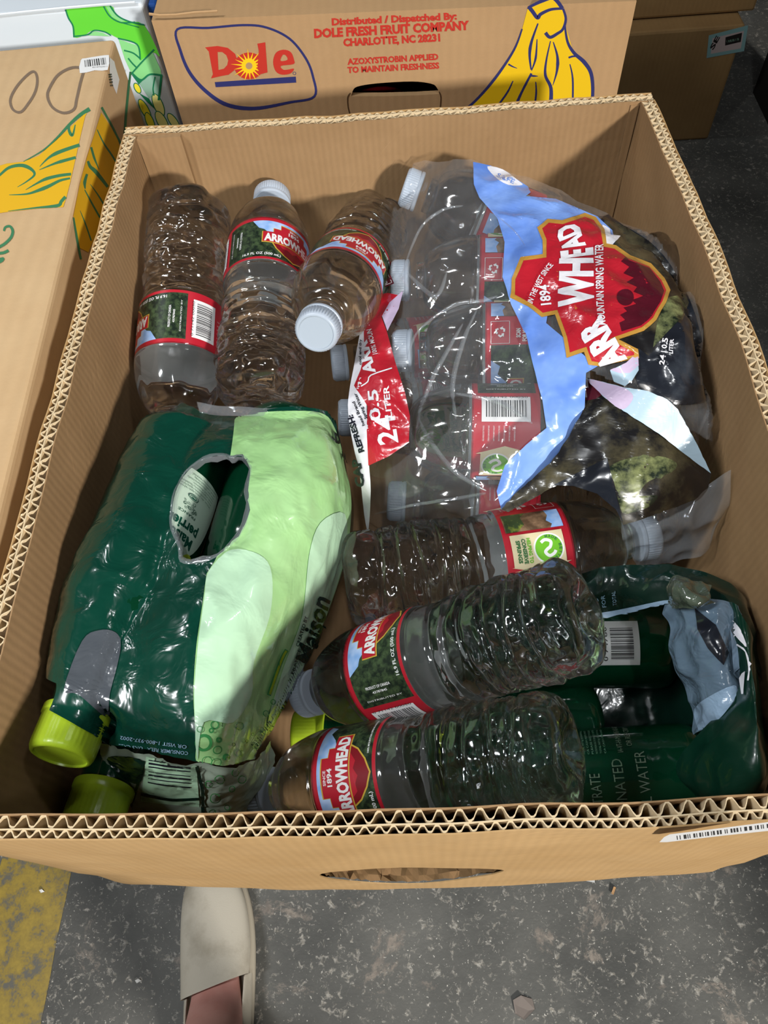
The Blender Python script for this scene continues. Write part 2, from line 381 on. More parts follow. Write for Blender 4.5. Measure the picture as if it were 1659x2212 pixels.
class Film:
    def __init__(s, ctrl, nu, nv, wr=((40, 40, 40, .003),), over=None, seed=1, pin=0):
        G = np.array([[at(*c) if len(c) == 3 else np.array(c[1:], float) for c in row] for row in ctrl])
        A = cr_weights(G.shape[0], nv); B = cr_weights(G.shape[1], nu)
        P = np.einsum('ai,ijk,bj->abk', A, G, B)
        if over is not None: P[..., 2] = over(P)
        N0 = s.normals(P)
        D = np.zeros(P.shape[:2])
        for k, (fx, fy, fz, amp) in enumerate(wr):
            for i in range(nv):
                for j in range(nu):
                    w = wob(P[i, j], (fx, fy, fz), seed+k*5)
                    D[i, j] += amp*((1-2*abs(w)) if k % 2 else w)
        s.P = P+N0*D[..., None]
        if over is not None: s.P[..., 2] = over(s.P)
        s.N = s.normals(s.P); s.px = proj(s.P)
        s.keep = np.ones((nv-1, nu-1), bool)
    def normals(s, P):
        a = np.gradient(P, axis=0); b = np.gradient(P, axis=1); n = np.cross(a, b)
        n /= np.maximum(np.linalg.norm(n, axis=-1, keepdims=True), 1e-12)
        c = n.reshape(-1, 3).mean(0)
        if np.dot(c, CP-P.reshape(-1, 3).mean(0)) < 0: n = -n
        return n
    def hole(s, loop):
        lp = np.array(loop, float); q = s.px[..., :2]
        c = (q[:-1, :-1]+q[1:, :-1]+q[:-1, 1:]+q[1:, 1:])/4
        ins = inside(c.reshape(-1, 2), lp).reshape(c.shape[:2]); s.keep &= ~ins
        # snap the rim of the opening onto the outline
        nv, nu = q.shape[:2]
        for i in range(nv):
            for j in range(nu):
                nb = ins[max(i-1, 0):i+1, max(j-1, 0):j+1]
                if nb.any() and not nb.all():
                    a = lp; b = np.roll(lp, -1, 0); d = b-a; t = np.clip(((q[i, j]-a)*d).sum(1)/np.maximum((d*d).sum(1), 1e-9), 0, 1)
                    c2 = a+d*t[:, None]; k = np.argmin(((c2-q[i, j])**2).sum(1)); tx = c2[k]
                    s.P[i, j] = CP+ray(*tx)*s.px[i, j, 2]
        return s
    def only(s, loop):
        q = s.px[..., :2]; c = (q[:-1, :-1]+q[1:, :-1]+q[:-1, 1:]+q[1:, 1:])/4
        s.keep &= inside(c.reshape(-1, 2), np.array(loop, float)).reshape(c.shape[:2]); return s
    def mesh(s, mb, m):
        nv, nu = s.P.shape[:2]; fs = []
        for i in range(nv-1):
            for j in range(nu-1):
                if s.keep[i, j]: fs.append((i*nu+j, i*nu+j+1, (i+1)*nu+j+1, (i+1)*nu+j))
        q = s.P.reshape(-1, 3); f0 = fs[len(fs)//2]; cr = np.cross(q[f0[1]]-q[f0[0]], q[f0[2]]-q[f0[0]])
        if np.dot(cr, s.N.reshape(-1, 3)[f0[0]]) < 0: fs = [f[::-1] for f in fs]
        mb.add(s.P.reshape(-1, 3), fs, m); return s
    def surf(s, v):
        """picture point -> point on the film (the sheet is looked up by where it lies)"""
        nv, nu = s.P.shape[:2]
        idx = np.arange(nv*nu).reshape(nv, nu)
        T = np.concatenate([np.stack([idx[:-1, :-1], idx[:-1, 1:], idx[1:, 1:]], -1).reshape(-1, 3), np.stack([idx[:-1, :-1], idx[1:, 1:], idx[1:, :-1]], -1).reshape(-1, 3)])
        q = s.px.reshape(-1, 3); Pf = s.P.reshape(-1, 3); Nf = s.N.reshape(-1, 3)
        a, b, c = q[T[:, 0], :2], q[T[:, 1], :2], q[T[:, 2], :2]
        den = (b[:, 1]-c[:, 1])*(a[:, 0]-c[:, 0])+(c[:, 0]-b[:, 0])*(a[:, 1]-c[:, 1]); den = np.where(abs(den) < 1e-9, 1e-9, den)
        zt = q[T, 2].mean(1)
        OP = np.full((len(v), 3), np.nan); ON = np.zeros((len(v), 3)); ON[:, 2] = 1
        CS = 24.0; cells = {}
        lo = np.floor(np.minimum(np.minimum(a, b), c)/CS).astype(int); hi = np.floor(np.maximum(np.maximum(a, b), c)/CS).astype(int)
        for k in range(len(T)):
            for ix in range(lo[k, 0], hi[k, 0]+1):
                for iy in range(lo[k, 1], hi[k, 1]+1): cells.setdefault((ix, iy), []).append(k)
        vv = np.asarray(v, float); vc = np.floor(vv/CS).astype(int); grp = {}
        for i, q_ in enumerate(map(tuple, vc)): grp.setdefault(q_, []).append(i)
        for q_, ids in grp.items():
            if q_ not in cells: continue
            ck = np.array(cells[q_]); ids = np.array(ids); w = vv[ids]; x = w[:, 0][:, None]; y = w[:, 1][:, None]; A_, B_, C_, dn = a[ck], b[ck], c[ck], den[ck]
            l1 = ((B_[:, 1]-C_[:, 1])*(x-C_[:, 0])+(C_[:, 0]-B_[:, 0])*(y-C_[:, 1]))/dn
            l2 = ((C_[:, 1]-A_[:, 1])*(x-C_[:, 0])+(A_[:, 0]-C_[:, 0])*(y-C_[:, 1]))/dn
            l3 = 1-l1-l2; ok = (l1 > -.002) & (l2 > -.002) & (l3 > -.002)
            zz = np.where(ok, zt[ck], 1e9); k = zz.argmin(1); r = np.arange(len(w)); good = ok[r, k]
            la = np.stack([l1[r, k], l2[r, k], l3[r, k]], 1); tk = T[ck[k]]
            P = (Pf[tk]*la[..., None]).sum(1); Nn = (Nf[tk]*la[..., None]).sum(1)
            OP[ids] = np.where(good[:, None], P, np.nan); ON[ids] = Nn/np.maximum(np.linalg.norm(Nn, axis=1, keepdims=True), 1e-9)
        return OP, ON
def inside(p, lp):
    x, y = p[:, 0], p[:, 1]; r = np.zeros(len(p), bool); n = len(lp); j = n-1
    for i in range(n):
        xi, yi = lp[i]; xj, yj = lp[j]
        c = ((yi > y) != (yj > y)) & (x < (xj-xi)*(y-yi)/(yj-yi+1e-12)+xi); r ^= c; j = i
    return r
def tube(mb, pts, r, m, n=8, closed=False):
    P = np.array(pts, float); k = len(P); T = np.roll(P, -1, 0)-np.roll(P, 1, 0)
    if not closed: T[0] = P[1]-P[0]; T[-1] = P[-1]-P[-2]
    T /= np.linalg.norm(T, axis=1, keepdims=True); rr = np.broadcast_to(r, (k,)); rows = []
    for i in range(k):
        a = np.cross(T[i], (.13, .31, .94)); a /= np.linalg.norm(a); b = np.cross(T[i], a)
        rows.append([P[i]+rr[i]*(math.cos(q)*a+math.sin(q)*b) for q in np.arange(n)/n*2*math.pi])
    if closed: rows.append(rows[0])
    mb.grid(np.array(rows), m, wrap=True)

# ================================================================== the setting: floor, painted stripe, support table
def concrete():
    m = bpy.data.materials.new('concrete'); m.use_nodes = True; nt = m.node_tree; N = nt.nodes; L = nt.links; p = N['Principled BSDF']
    tc = N.new('ShaderNodeTexCoord')
    def noise(sc, det, ro=.6, dis=0):
        n = N.new('ShaderNodeTexNoise'); n.inputs['Scale'].default_value = sc; n.inputs['Detail'].default_value = det; n.inputs['Roughness'].default_value = ro; n.inputs['Distortion'].default_value = dis
        L.new(tc.outputs['Object'], n.inputs['Vector']); return n
    def ramp(src, a, b, ca, cb):
        r = N.new('ShaderNodeValToRGB'); r.color_ramp.elements[0].position = a; r.color_ramp.elements[1].position = b
        r.color_ramp.elements[0].color = ca; r.color_ramp.elements[1].color = cb; L.new(src, r.inputs[0]); return r
    def mix(f, a, b, blend='MIX'):
        x = N.new('ShaderNodeMix'); x.data_type = 'RGBA'; x.blend_type = blend
        if isinstance(f, float): x.inputs[0].default_value = f
        else: L.new(f, x.inputs[0])
        L.new(a, x.inputs['A']); L.new(b, x.inputs['B']); return x.outputs['Result']
    base = ramp(noise(5, 6).outputs['Fac'], .35, .68, lin('#4d4d4a'), lin('#6b6a65'))
    chips = ramp(noise(95, 4, .7, .6).outputs['Fac'], .56, .68, (0, 0, 0, 1), (1, 1, 1, 1))
    chipc = ramp(noise(240, 1).outputs['Fac'], .3, .7, lin('#8a8478'), lin('#b0aca4'))
    c1 = mix(chips.outputs[0], base.outputs[0], chipc.outputs[0])
    wear = ramp(noise(9, 8, .75, .4).outputs['Fac'], .57, .63, (0, 0, 0, 1), (1, 1, 1, 1))
    wearc = ramp(noise(70, 5).outputs['Fac'], .3, .7, lin('#6d655e'), lin('#9b9185'))
    c2 = mix(wear.outputs[0], c1, wearc.outputs[0])
    fl = ramp(noise(330, 2, .5).outputs['Fac'], .69, .75, (0, 0, 0, 1), (1, 1, 1, 1))
    wh = N.new('ShaderNodeRGB'); wh.outputs[0].default_value = lin('#c9c5bb')
    c3 = mix(fl.outputs[0], c2, wh.outputs[0])
    L.new(c3, p.inputs['Base Color']); p.inputs['Roughness'].default_value = .55; p.inputs['Specular IOR Level'].default_value = .3
    b = N.new('ShaderNodeBump'); b.inputs['Strength'].default_value = .3; b.inputs['Distance'].default_value = .002
    L.new(noise(160, 4).outputs['Fac'], b.inputs['Height']); L.new(b.outputs[0], p.inputs['Normal'])
    return m
CONC = concrete()
def paint():
    m = bpy.data.materials.new('floor_paint'); m.use_nodes = True; nt = m.node_tree; N = nt.nodes; L = nt.links; p = N['Principled BSDF']
    tc = N.new('ShaderNodeTexCoord'); n = N.new('ShaderNodeTexNoise'); n.inputs['Scale'].default_value = 45; n.inputs['Detail'].default_value = 8; n.inputs['Roughness'].default_value = .75
    r = N.new('ShaderNodeValToRGB'); e = r.color_ramp.elements; e[0].position = .40; e[0].color = lin('#5d5a50'); e[1].position = .50; e[1].color = lin('#8d7726')
    e2 = e.new(.68); e2.color = lin('#a68c2c')
    L.new(tc.outputs['Object'], n.inputs['Vector']); L.new(n.outputs['Fac'], r.inputs[0]); L.new(r.outputs[0], p.inputs['Base Color']); p.inputs['Roughness'].default_value = .5
    return m
mb = MB(); mb.add([(-4, -3, FLOOR), (4, -3, FLOOR), (4, 6, FLOOR), (-4, 6, FLOOR)], [(0, 1, 2, 3)], CONC)
mb.add([(-4, -3, FLOOR-.1), (4, -3, FLOOR-.1), (4, 6, FLOOR-.1), (-4, 6, FLOOR-.1)], [(3, 2, 1, 0)], CONC)
mb.build('floor', kind='structure')
# back and left warehouse walls, well outside the frame
wallm = mat('block_wall', '#8b8c8a', .8, .2)
mb = MB(); mb.box((-4, 6, FLOOR), (4, 6.15, FLOOR+3.6), wallm); mb.build('wall_back', kind='structure')
mb = MB(); mb.box((-4.15, -3, FLOOR), (-4, 6, FLOOR+3.6), wallm); mb.build('wall_left', kind='structure')
mb = MB(); mb.box((.95, -1.02, FLOOR), (1.05, 1.9, .28), mat('blocker_dark', '#2e2b28', .9, .1)); mb.build('light_blocker_right', kind='structure')  # added unseen slab, keeps the work lamp off the floor and cartons at right
# yellow painted stripe along the left, its right edge running under the shoe side
e0, e1 = at(155, 1880, FLOOR), at(88, 2212, FLOOR); dr = (e1-e0)/np.linalg.norm(e1-e0); sd = np.array([-1, 0, 0])*.11
A0, A1 = e0-dr*1.4, e1+dr*1.2
mb = MB(); N_ = 60; rows = []
for i in range(N_+1):
    q = A0+(A1-A0)*i/N_; w1 = .004*mnoise.noise(Vector((i*.7, 1, 0))); w2 = .004*mnoise.noise(Vector((i*.7, 5, 0)))
    rows.append([q+(w1, 0, .0008), q+sd+(w2, 0, .0008)])
mb.grid(np.array(rows), paint()); mb.build('trim_1', kind='structure')

steel = mat('table_steel', '#4b4a48', .5, .4, metal=.2, bump=(20, .1, .002, 0))
TT = -.2425
t = thing('work_table', (0, .7, FLOOR), 'low dark work table carrying the open box of bottles and the closed boxes around it', 'table')
mb = MB(); mb.box((-1.0, .13, TT-.035), (.19, 1.25, TT), steel); bevel(mb.build('table_top', t), .003)
for x in (-.95, .13):
    for y in (.2, 1.2):
        mb = MB(); mb.box((x-.02, y-.02, FLOOR), (x+.02, y+.02, TT-.035), steel); bevel(mb.build('leg', t), .003)

# ================================================================== the open box
WT = .0105           # double-wall board
BW, BD_, BH = .20, .506, .24
def sheet(mb, loops, fn, t, m, L=.02):
    """a board cut to an outline (with openings), mapped by fn(s, h, depth) and given a thickness"""
    v, tr = fill2d(loops); v, tr = split(v, tr, L)
    A = np.array([fn(x, y, 0.0) for x, y in v]); B = np.array([fn(x, y, t) for x, y in v]); n = len(v)
    ed = {}
    for q in tr:
        for k in range(3):
            a, b = q[k], q[(k+1) % 3]; ed.setdefault((min(a, b), max(a, b)), []).append((a, b))
    fs = [tuple(q) for q in tr]+[tuple(i+n for i in q[::-1]) for q in tr]
    for k, l in ed.items():
        if len(l) == 1: a, b = l[0]; fs.append((b, a, a+n, b+n))
    mb.add(np.concatenate([A, B]), fs, m)
def wall(name, parent, p0, p1, inward, m_out, m_in, holes=(), bulge=0, drop=0, s0=0, s1=None, seed=0):
    p0 = np.array(p0, float); p1 = np.array(p1, float); d = p1-p0; Ln = np.hypot(*d[:2]); e = d/Ln; nin = np.array(inward, float)
    s1 = Ln if s1 is None else s1
    def fn(s, h, q):
        b = bulge*math.sin(math.pi*min(max(s/Ln, 0), 1))*(1+drop*(-h/BH))
        w = .0012*mnoise.noise(Vector((s*22, h*25, seed)))
        zt = .0012*mnoise.noise(Vector((s*40, seed*3.3, 1)))*(1 if h > -.01 else 0)
        return p0+e*s+nin*(q-b+w)+np.array([0, 0, h+zt])
    mb = MB(); top = [(s1-(s1-s0)*i/40, 0) for i in range(41)]
    out = [(s0, 0), (s0, -BH), (s1, -BH)]+top[:-1]
    pl = .0007
    hs = [list(h) for h in holes]
    sheet(mb, [out]+hs, lambda s, h, q: fn(s, h, q), pl, m_out)
    sheet(mb, [out]+hs, lambda s, h, q: fn(s, h, WT-pl+q), pl, m_in)
    md = [(s0, 0), (s0, -.03), (s1, -.03)]+top[:-1]
    dm = .0040
    sheet(mb, [md], lambda s, h, q: fn(s, h, dm+q), .0006, kraft_flute)
    for d0, d1, pitch in ((pl, dm, .0060), (dm+.0006, WT-pl, .0084)):
        n = int((s1-s0)/pitch)*8; th = .0006; rows = []
        ph = rng.random()*6
        for i in range(n+1):
            s = s0+(s1-s0)*i/n; x = .5+.5*max(-1, min(1, 1.25*math.sin(2*math.pi*(s-s0)/pitch+ph+.35*math.sin(s*31+seed))))
            q = d0+(d1-d0-th)*x; j = rng.normal()*.00012
            # thickness measured along the run so that the legs of the flute stay visible
            rows.append([fn(s, -.028, q), fn(s, -.0002+j, q), fn(s, -.0002+j, q+th*1.5), fn(s, -.028, q+th*1.5)])
        mb.grid(np.array(rows), kraft_flute)
    if hs:      # torn flutes showing in the opening
        for hl in hs:
            hp = np.array(hl); rows = []
            for i in range(len(hp)*3+1):
                k = (i//3) % len(hp); a = hp[k]; b = hp[(k+1) % len(hp)]; q = a+(b-a)*(i % 3)/3
                j = rng.random()*.004
                rows.append([fn(q[0], q[1], .001+j*.3), fn(q[0]+rng.normal()*.0012, q[1]+rng.normal()*.0015, .005), fn(q[0], q[1], .0095)])
            mb.grid(np.array(rows), mat('kraft_torn', '#7d6244', .9, .1))
    o = mb.build(name, parent); 
    return o, fn
box = thing('open_cardboard_box', (0, BD_/2, -BH), 'large open cardboard box with corrugated rim, packed with water bottles', 'box')
def px_front(px, py): p = aty(px, py, 0.0); return (p[0]+BW, p[2])
lens = [px_front(*q) for q in smooth_line([(690, 1869), (730, 1859), (820, 1855), (960, 1855), (1050, 1856), (1087, 1860), (1060, 1871), (980, 1881), (880, 1887), (780, 1887), (720, 1880)], 3, True)]
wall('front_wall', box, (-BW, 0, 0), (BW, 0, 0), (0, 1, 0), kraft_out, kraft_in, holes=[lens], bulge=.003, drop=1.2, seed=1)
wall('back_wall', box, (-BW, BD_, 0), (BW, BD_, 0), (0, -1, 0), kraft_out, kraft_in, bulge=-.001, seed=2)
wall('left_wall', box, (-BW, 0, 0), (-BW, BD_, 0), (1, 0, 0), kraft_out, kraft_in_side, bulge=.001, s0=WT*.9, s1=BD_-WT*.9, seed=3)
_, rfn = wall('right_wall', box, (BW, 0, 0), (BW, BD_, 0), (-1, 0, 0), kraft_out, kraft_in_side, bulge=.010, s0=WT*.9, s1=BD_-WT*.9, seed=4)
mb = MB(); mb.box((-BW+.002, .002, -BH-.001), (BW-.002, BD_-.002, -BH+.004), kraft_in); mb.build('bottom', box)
# glue flap folded from the left wall onto the back wall
def ff(s, h, q): return np.array([-BW+WT+s, BD_-WT-.0005-q-.0015*max(0, 1-abs(s-.034)/.02)*0, h])
mb = MB(); sheet(mb, [[(0, -.0005), (0, -.235), (.034, -.235), (.0345, -.12), (.034, -.0005)]], ff, .0042, kraft_in); mb.build('glue_flap', box)
mb = MB()
def fr(s, h, q): return np.array([BW-WT-s-.0003, BD_-WT-.0004-q, h])
sheet(mb, [[(0, -.002), (0, -.235), (.006, -.235), (.006, -.002)]], fr, .0012, kraft_in); mb.build('corner_fold', box)
# white barcode sticker near the right end of the front wall
ar = Art().poly(LI['white'], [(1424, 1817), (1434, 1806), (1446, 1800), (1560, 1786), (1700, 1768), (1700, 1788), (1560, 1803), (1440, 1817)])
ar.bars(LI['black'], (1462, 1812), (1690, 1782), 9, 30, 4)
mb = MB()
ar.onto(mb, lambda v: (np.array([aty(x, y, -.0052) for x, y in v]), np.tile((0, -1., 0), (len(v), 1))), 30, base=.0004)
mb.build('sticker', box, label='white barcode sticker')

# ================================================================== banana box behind, with its print
def closed_box(name, parent, lo, hi, m, skip=(), name_body='body', bev=.003):
    mb = MB(); mb.box(lo, hi, m); o = mb.build(name_body, parent); bevel(o, bev, 3); return o
RY = .62; rz1 = .021
rear = thing('banana_box', (.01, RY+.25, TT), 'kraft banana box with blue leaf logo, red printing and yellow bananas behind the open box', 'box')
rx0, rx1 = -.1895, .2085
hole_px = [(758, 208)]+list(map(tuple, smooth_line([(762, 196), (772, 187), (815, 180), (890, 176), (932, 181), (944, 190), (949, 203)], 4)))+[(900, 206), (830, 208)]
hole = [tuple(aty(x, y, RY)[[0, 2]]) for x, y in hole_px]
mb = MB(); sheet(mb, [[(rx0, TT), (rx1, TT), (rx1, rz1-.012), (rx0, rz1)], hole], lambda s, h, q: np.array([s, RY+q, h]), .006, kraft_rear, .05)
ar = Art()
leaf = [(383, 63), (450, 60), (525, 54), (575, 59), (625, 83), (660, 125), (676, 165), (679, 208), (625, 221), (550, 234), (490, 226), (445, 197), (410, 157), (390, 110)]
P = smooth_line(leaf[:-1]+[leaf[-1]], 6, True); wv = 5+3.5*np.clip((P[:, 1]-70)/150, 0, 1)*np.clip((640-P[:, 0])/120, 0, 1)
T_ = np.roll(P, -1, 0)-np.roll(P, 1, 0); T_ /= np.linalg.norm(T_, axis=1, keepdims=True); Nn = np.stack([-T_[:, 1], T_[:, 0]], 1)
v = np.concatenate([P+Nn*wv[:, None]/2, P-Nn*wv[:, None]/2]); k = len(P)
ar.items.append(((v, [q for i in range(k) for q in ((i, (i+1) % k, k+(i+1) % k), (i, k+(i+1) % k, k+i))]), I['navy'], None))
# letters: D, sun for the o, l, e
ar.poly(I['red'], [(443, 102), (470, 99), (492, 103), (508, 116), (514, 133), (508, 150), (494, 161), (478, 164), (456, 169), (460, 160), (451, 111)], [(470, 112), (472, 151), (484, 148), (491, 140), (493, 130), (489, 119), (480, 112)])
ar.poly(I['red'], disc((538, 142), 32, 30, 29)).poly(I['sun'], disc((538, 142), 16, 22)).poly(I['sun'], *[[(538+15*math.cos(a-.13), 142+15*math.sin(a-.13)), (538+15*math.cos(a+.13), 142+15*math.sin(a+.13)), (538+(40 if i % 2 else 34)*math.cos(a), 142+(38 if i % 2 else 32)*math.sin(a))] for i, a in enumerate(np.arange(18)/18*2*math.pi+.1)])
ar.poly(kraft_rear, disc((538, 142), 7.5, 18))
ar.poly(I['red'], [(556, 94), (573, 91), (578, 156), (563, 160), (556, 148), (559, 110)])
ar.poly(I['red'], smooth_line([(590, 134), (596, 114), (612, 107), (628, 112), (635, 128), (634, 138), (607, 142), (612, 150), (622, 150), (635, 148), (628, 158), (610, 161), (596, 154)], 4, True), smooth_line([(606, 131), (621, 129), (618, 120), (611, 118)], 3, True))
ar.poly(I['navy'], [(464, 177), (639, 165), (640, 178), (466, 188)]).line(I['navy'], disc((636, 158), 3.2, 10), .9, True, n=2)
for s_, a, b, h, bo in (('Distributed / Dispatched By:', (717, 54), (987, 41), 15, .045), ('DOLE FRESH FRUIT COMPANY', (679, 81), (1014, 63), 19, .05), ('CHARLOTTE, NC 28231', (742, 99), (951, 88), 16, .05), ('AZOXYSTROBIN APPLIED', (751, 139), (947, 128), 13, .04), ('TO MAINTAIN FRESHNESS', (751, 157), (949, 147), 13, .04)):
    ar.text(I['red'], s_, a, b, h, bo)
ar.poly(I['yellow'], [(1140, 17), (1165, 2), (1195, -3), (1217, 20), (1221, 52), (1238, 112), (1268, 136), (1282, 170), (1279, 212), (1272, 250), (960, 262), (1022, 222), (1072, 168), (1110, 110), (1128, 62)])
for pts, w in (([(1142, 14), (1150, 24), (1161, 38), (1168, 30), (1190, 20), (1216, 18)], (9, 8, 5)), ([(1141, 16), (1170, 2), (1195, -5), (1215, 18)], (5, 9, 8)), ([(1216, 18), (1222, 40), (1216, 62), (1204, 72), (1188, 80), (1178, 70)], (5, 6, 8)),
               ([(1128, 62), (1110, 108), (1070, 168), (1024, 220), (985, 250)], (3, 6, 5)), ([(1220, 55), (1226, 90), (1240, 114), (1262, 134), (1277, 160), (1280, 205), (1272, 250)], (4, 9, 6)), ([(1162, 50), (1148, 90), (1144, 118), (1147, 150)], (3, 7, 3)), ([(1160, 84), (1157, 125), (1148, 152)], (2, 5, 2)),
               ([(1148, 158), (1128, 196), (1112, 232)], (5, 5, 7)), ([(1145, 163), (1162, 164)], (4, 4, 1)), ([(1189, 88), (1180, 130), (1178, 162), (1190, 190), (1189, 232)], (2, 6, 9)), ([(1195, 90), (1204, 122), (1203, 152), (1194, 184)], (2, 7, 1)), ([(1228, 124), (1238, 121), (1248, 122)], (4, 4, 2)), ([(1231, 138), (1237, 170), (1237, 225)], (2, 4, 4)),
               ([(1098, 138), (1107, 143), (1117, 147)], (4, 3, 1)), ([(1108, 174), (1095, 200), (1072, 232)], (2, 4, 4)), ([(1157, 176), (1158, 200), (1154, 235)], (2, 4, 4))):
    ar.line(I['navy'], pts, w)
ar.line(mat('slit', '#4a3420', .9, .1), [(757, 200), (751, 210), (752, 232), (757, 250)], 2).line(mat('slit', '#4a3420', .9, .1), [(948, 197), (952, 208), (951, 230), (948, 250)], 2)
ar.onto(mb, plane_surf((0, RY, 0), (0, -1, 0)), 60)
mb.build('front_panel', rear)
mb = MB(); D2 = RY+.50
mb.add([(rx0, RY+.006, rz1), (rx1, RY+.006, rz1-.012), (rx1, D2, rz1-.012), (rx0, D2, rz1), (rx0, RY+.006, TT), (rx1, RY+.006, TT), (rx1, D2, TT), (rx0, D2, TT)], [(0, 1, 2, 3), (1, 5, 6, 2), (0, 3, 7, 4), (2, 6, 7, 3), (4, 7, 6, 5)], kraft_rear)
mb.build('body', rear)
# lid seam, a shallow crushed fold near the top left
mb = MB(); tube(mb, [aty(x, y, RY-.001) for x, y in ((322, 30), (345, 33), (380, 32), (420, 27), (470, 24))], .0011, kraft_rear, 6); mb.build('crease', rear)
# red packet lying inside, showing through the hand hole
red_pack = mat('red_packet', '#c01a30', .35, .5, bump=(60, .2, .003, .4))
mb = MB(); c = aty(815, 194, RY+.03); Q = []
for i in range(9):
    Q.append([(c[0]-.03+.06*i/8, c[1]-.018*math.cos(a)*math.sin(math.pi*(i+.3)/8.6)**.5, c[2]-.012+.012*math.sin(a)*math.sin(math.pi*(i+.3)/8.6)**.5) for a in np.arange(14)/14*2*math.pi])
mb.grid(np.array(Q), red_pack, wrap=True); mb.add(Q[0], [tuple(range(14))], red_pack); mb.add(Q[-1], [tuple(range(13, -1, -1))], red_pack)
o = mb.build('red_packet', loc=tuple(c-np.array([0, 0, .024])), smooth=True); tag(o, 'red packet seen through the hand hole of the printed banana box', 'packet')

# ================================================================== closed box on the left
LZ = .0
lbx = thing('closed_carton', (-.42, .40, TT), 'closed kraft banana carton on the left with marker loops and amber banana print', 'box')
ea, eb = at(248, 83, LZ), at(157, 456, LZ); d = (eb-ea)/np.linalg.norm(eb-ea)
nR = np.array([-d[1], d[0], 0]); nR = nR if nR[0] > 0 else -nR
bk = -nR
c1 = ea; c2 = ea+d*.52; c3 = c2+bk*.40; c4 = c1+bk*.40
mb = MB(); T4 = [c1, c2, c3, c4]; B4 = [p+np.array([0, 0, TT-LZ]) for p in T4]
mb.add(T4+B4, [(3, 2, 1, 0), (0, 1, 5, 4), (1, 2, 6, 5), (2, 3, 7, 6), (3, 0, 4, 7), (4, 5, 6, 7)], kraft_left)
bevel(mb.build('body', lbx), .0035, 3)
ar = Art()
ar.poly(I['amber'], [(190, 240), (184, 253), (175, 291), (165, 337), (152, 395), (143, 430), (137, 448), (76, 452), (20, 458), (-20, 464), (-20, 365), (15, 354), (51, 350), (84, 337), (122, 304), (149, 278)])
for pts, w in (([(51, 350), (94, 325), (124, 298), (149, 271), (172, 250), (194, 236)], (1.5, 5, 9)), ([(149, 272), (150, 284), (157, 293), (163, 270)], (5, 7, 2)), ([(-15, 392), (0, 379), (20, 363), (46, 358), (66, 365), (75, 378), (58, 393), (38, 405)], (4, 8, 1)), ([(86, 361), (104, 343), (122, 332), (148, 322), (172, 314)], (1, 8, 7)),
               ([(85, 368), (119, 354), (142, 347), (164, 341)], (1, 7, 6)), ([(56, 411), (80, 397), (101, 387), (130, 380), (154, 377)], (1, 7, 6)), ([(20, 422), (58, 420), (84, 412), (106, 403), (130, 391), (152, 386)], (1, 8, 4)), ([(18, 457), (76, 450), (110, 447), (128, 444), (133, 436), (142, 426)], (1, 7, 7)),
               ([(9, 500), (12, 492), (22, 490), (28, 500), (24, 514), (10, 528), (-8, 538)], (4, 6, 6)), ([(-4, 548), (8, 547), (19, 542)], 6), ([(-6, 566), (4, 562), (9, 558)], (12, 10, 4))):
    ar.line(I['green'], pts, w)
ar.line(I['marker'], [(76, 157), (63, 160), (38, 186), (23, 215), (28, 237), (45, 243), (62, 224), (76, 200), (81, 175)], 5.2, True)
ar.line(I['marker'], [(190, 149), (157, 147), (127, 162), (109, 188), (103, 209), (114, 233), (138, 245), (160, 237), (166, 215), (174, 180), (182, 152)], 5.6)
ar.poly(LI['white'], smooth_line([(175, 131), (185, 127), (215, 122), (233, 120), (236, 124), (233, 152), (205, 153), (173, 159)], 2, True)).bars(LI['black'], (184, 146), (233, 140), 15, 16, 2)
ar.text(LI['black'], '60147920011', (200, 148), (232, 146), 3, 0)
mb = MB(); ar.onto(mb, plane_surf((0, 0, LZ), (0, 0, 1)), 60, base=.0003); mb.build('top_print', lbx)
ar = Art()
ar.poly(I['amber'], [(218, 243), (236, 270), (253, 300), (262, 330), (238, 420), (214, 490), (190, 545), (172, 536), (161, 505), (158, 466), (171, 400), (187, 340), (207, 278)])
for pts, w in (([(219, 232), (230, 252), (243, 275), (255, 300), (270, 325)], (5, 4, 5)), ([(209, 280), (223, 309), (240, 334), (256, 360)], (2, 4, 4)), ([(196, 318), (203, 342), (213, 366)], (5, 5, 1)), ([(189, 348), (194, 360), (204, 369), (219, 387), (232, 404)], (5, 9, 6)), ([(187, 376), (182, 394), (183, 408)], (5, 7, 2)), ([(182, 410), (198, 440), (215, 470)], (2, 4, 4)), ([(194, 398), (210, 420), (226, 446)], (1, 3, 4)),
               ([(158, 470), (162, 496), (168, 530), (174, 560)], (3, 5, 4)), ([(172, 455), (184, 485), (196, 520)], (1, 3, 3)), ([(281, 155), (276, 200), (271, 255), (267, 320)], (5, 5, 5))):
    ar.line(I['green'], pts, w)
ar.poly(LI['white'], [(236, 124), (246, 133), (249, 146), (257, 172), (251, 203), (242, 183), (236, 156)]).bars(LI['black'], (244, 186), (240, 158), 7, 9, 3)
mb = MB(); ar.onto(mb, plane_surf(ea, nR), 60, base=.0003); mb.build('side_print', lbx)

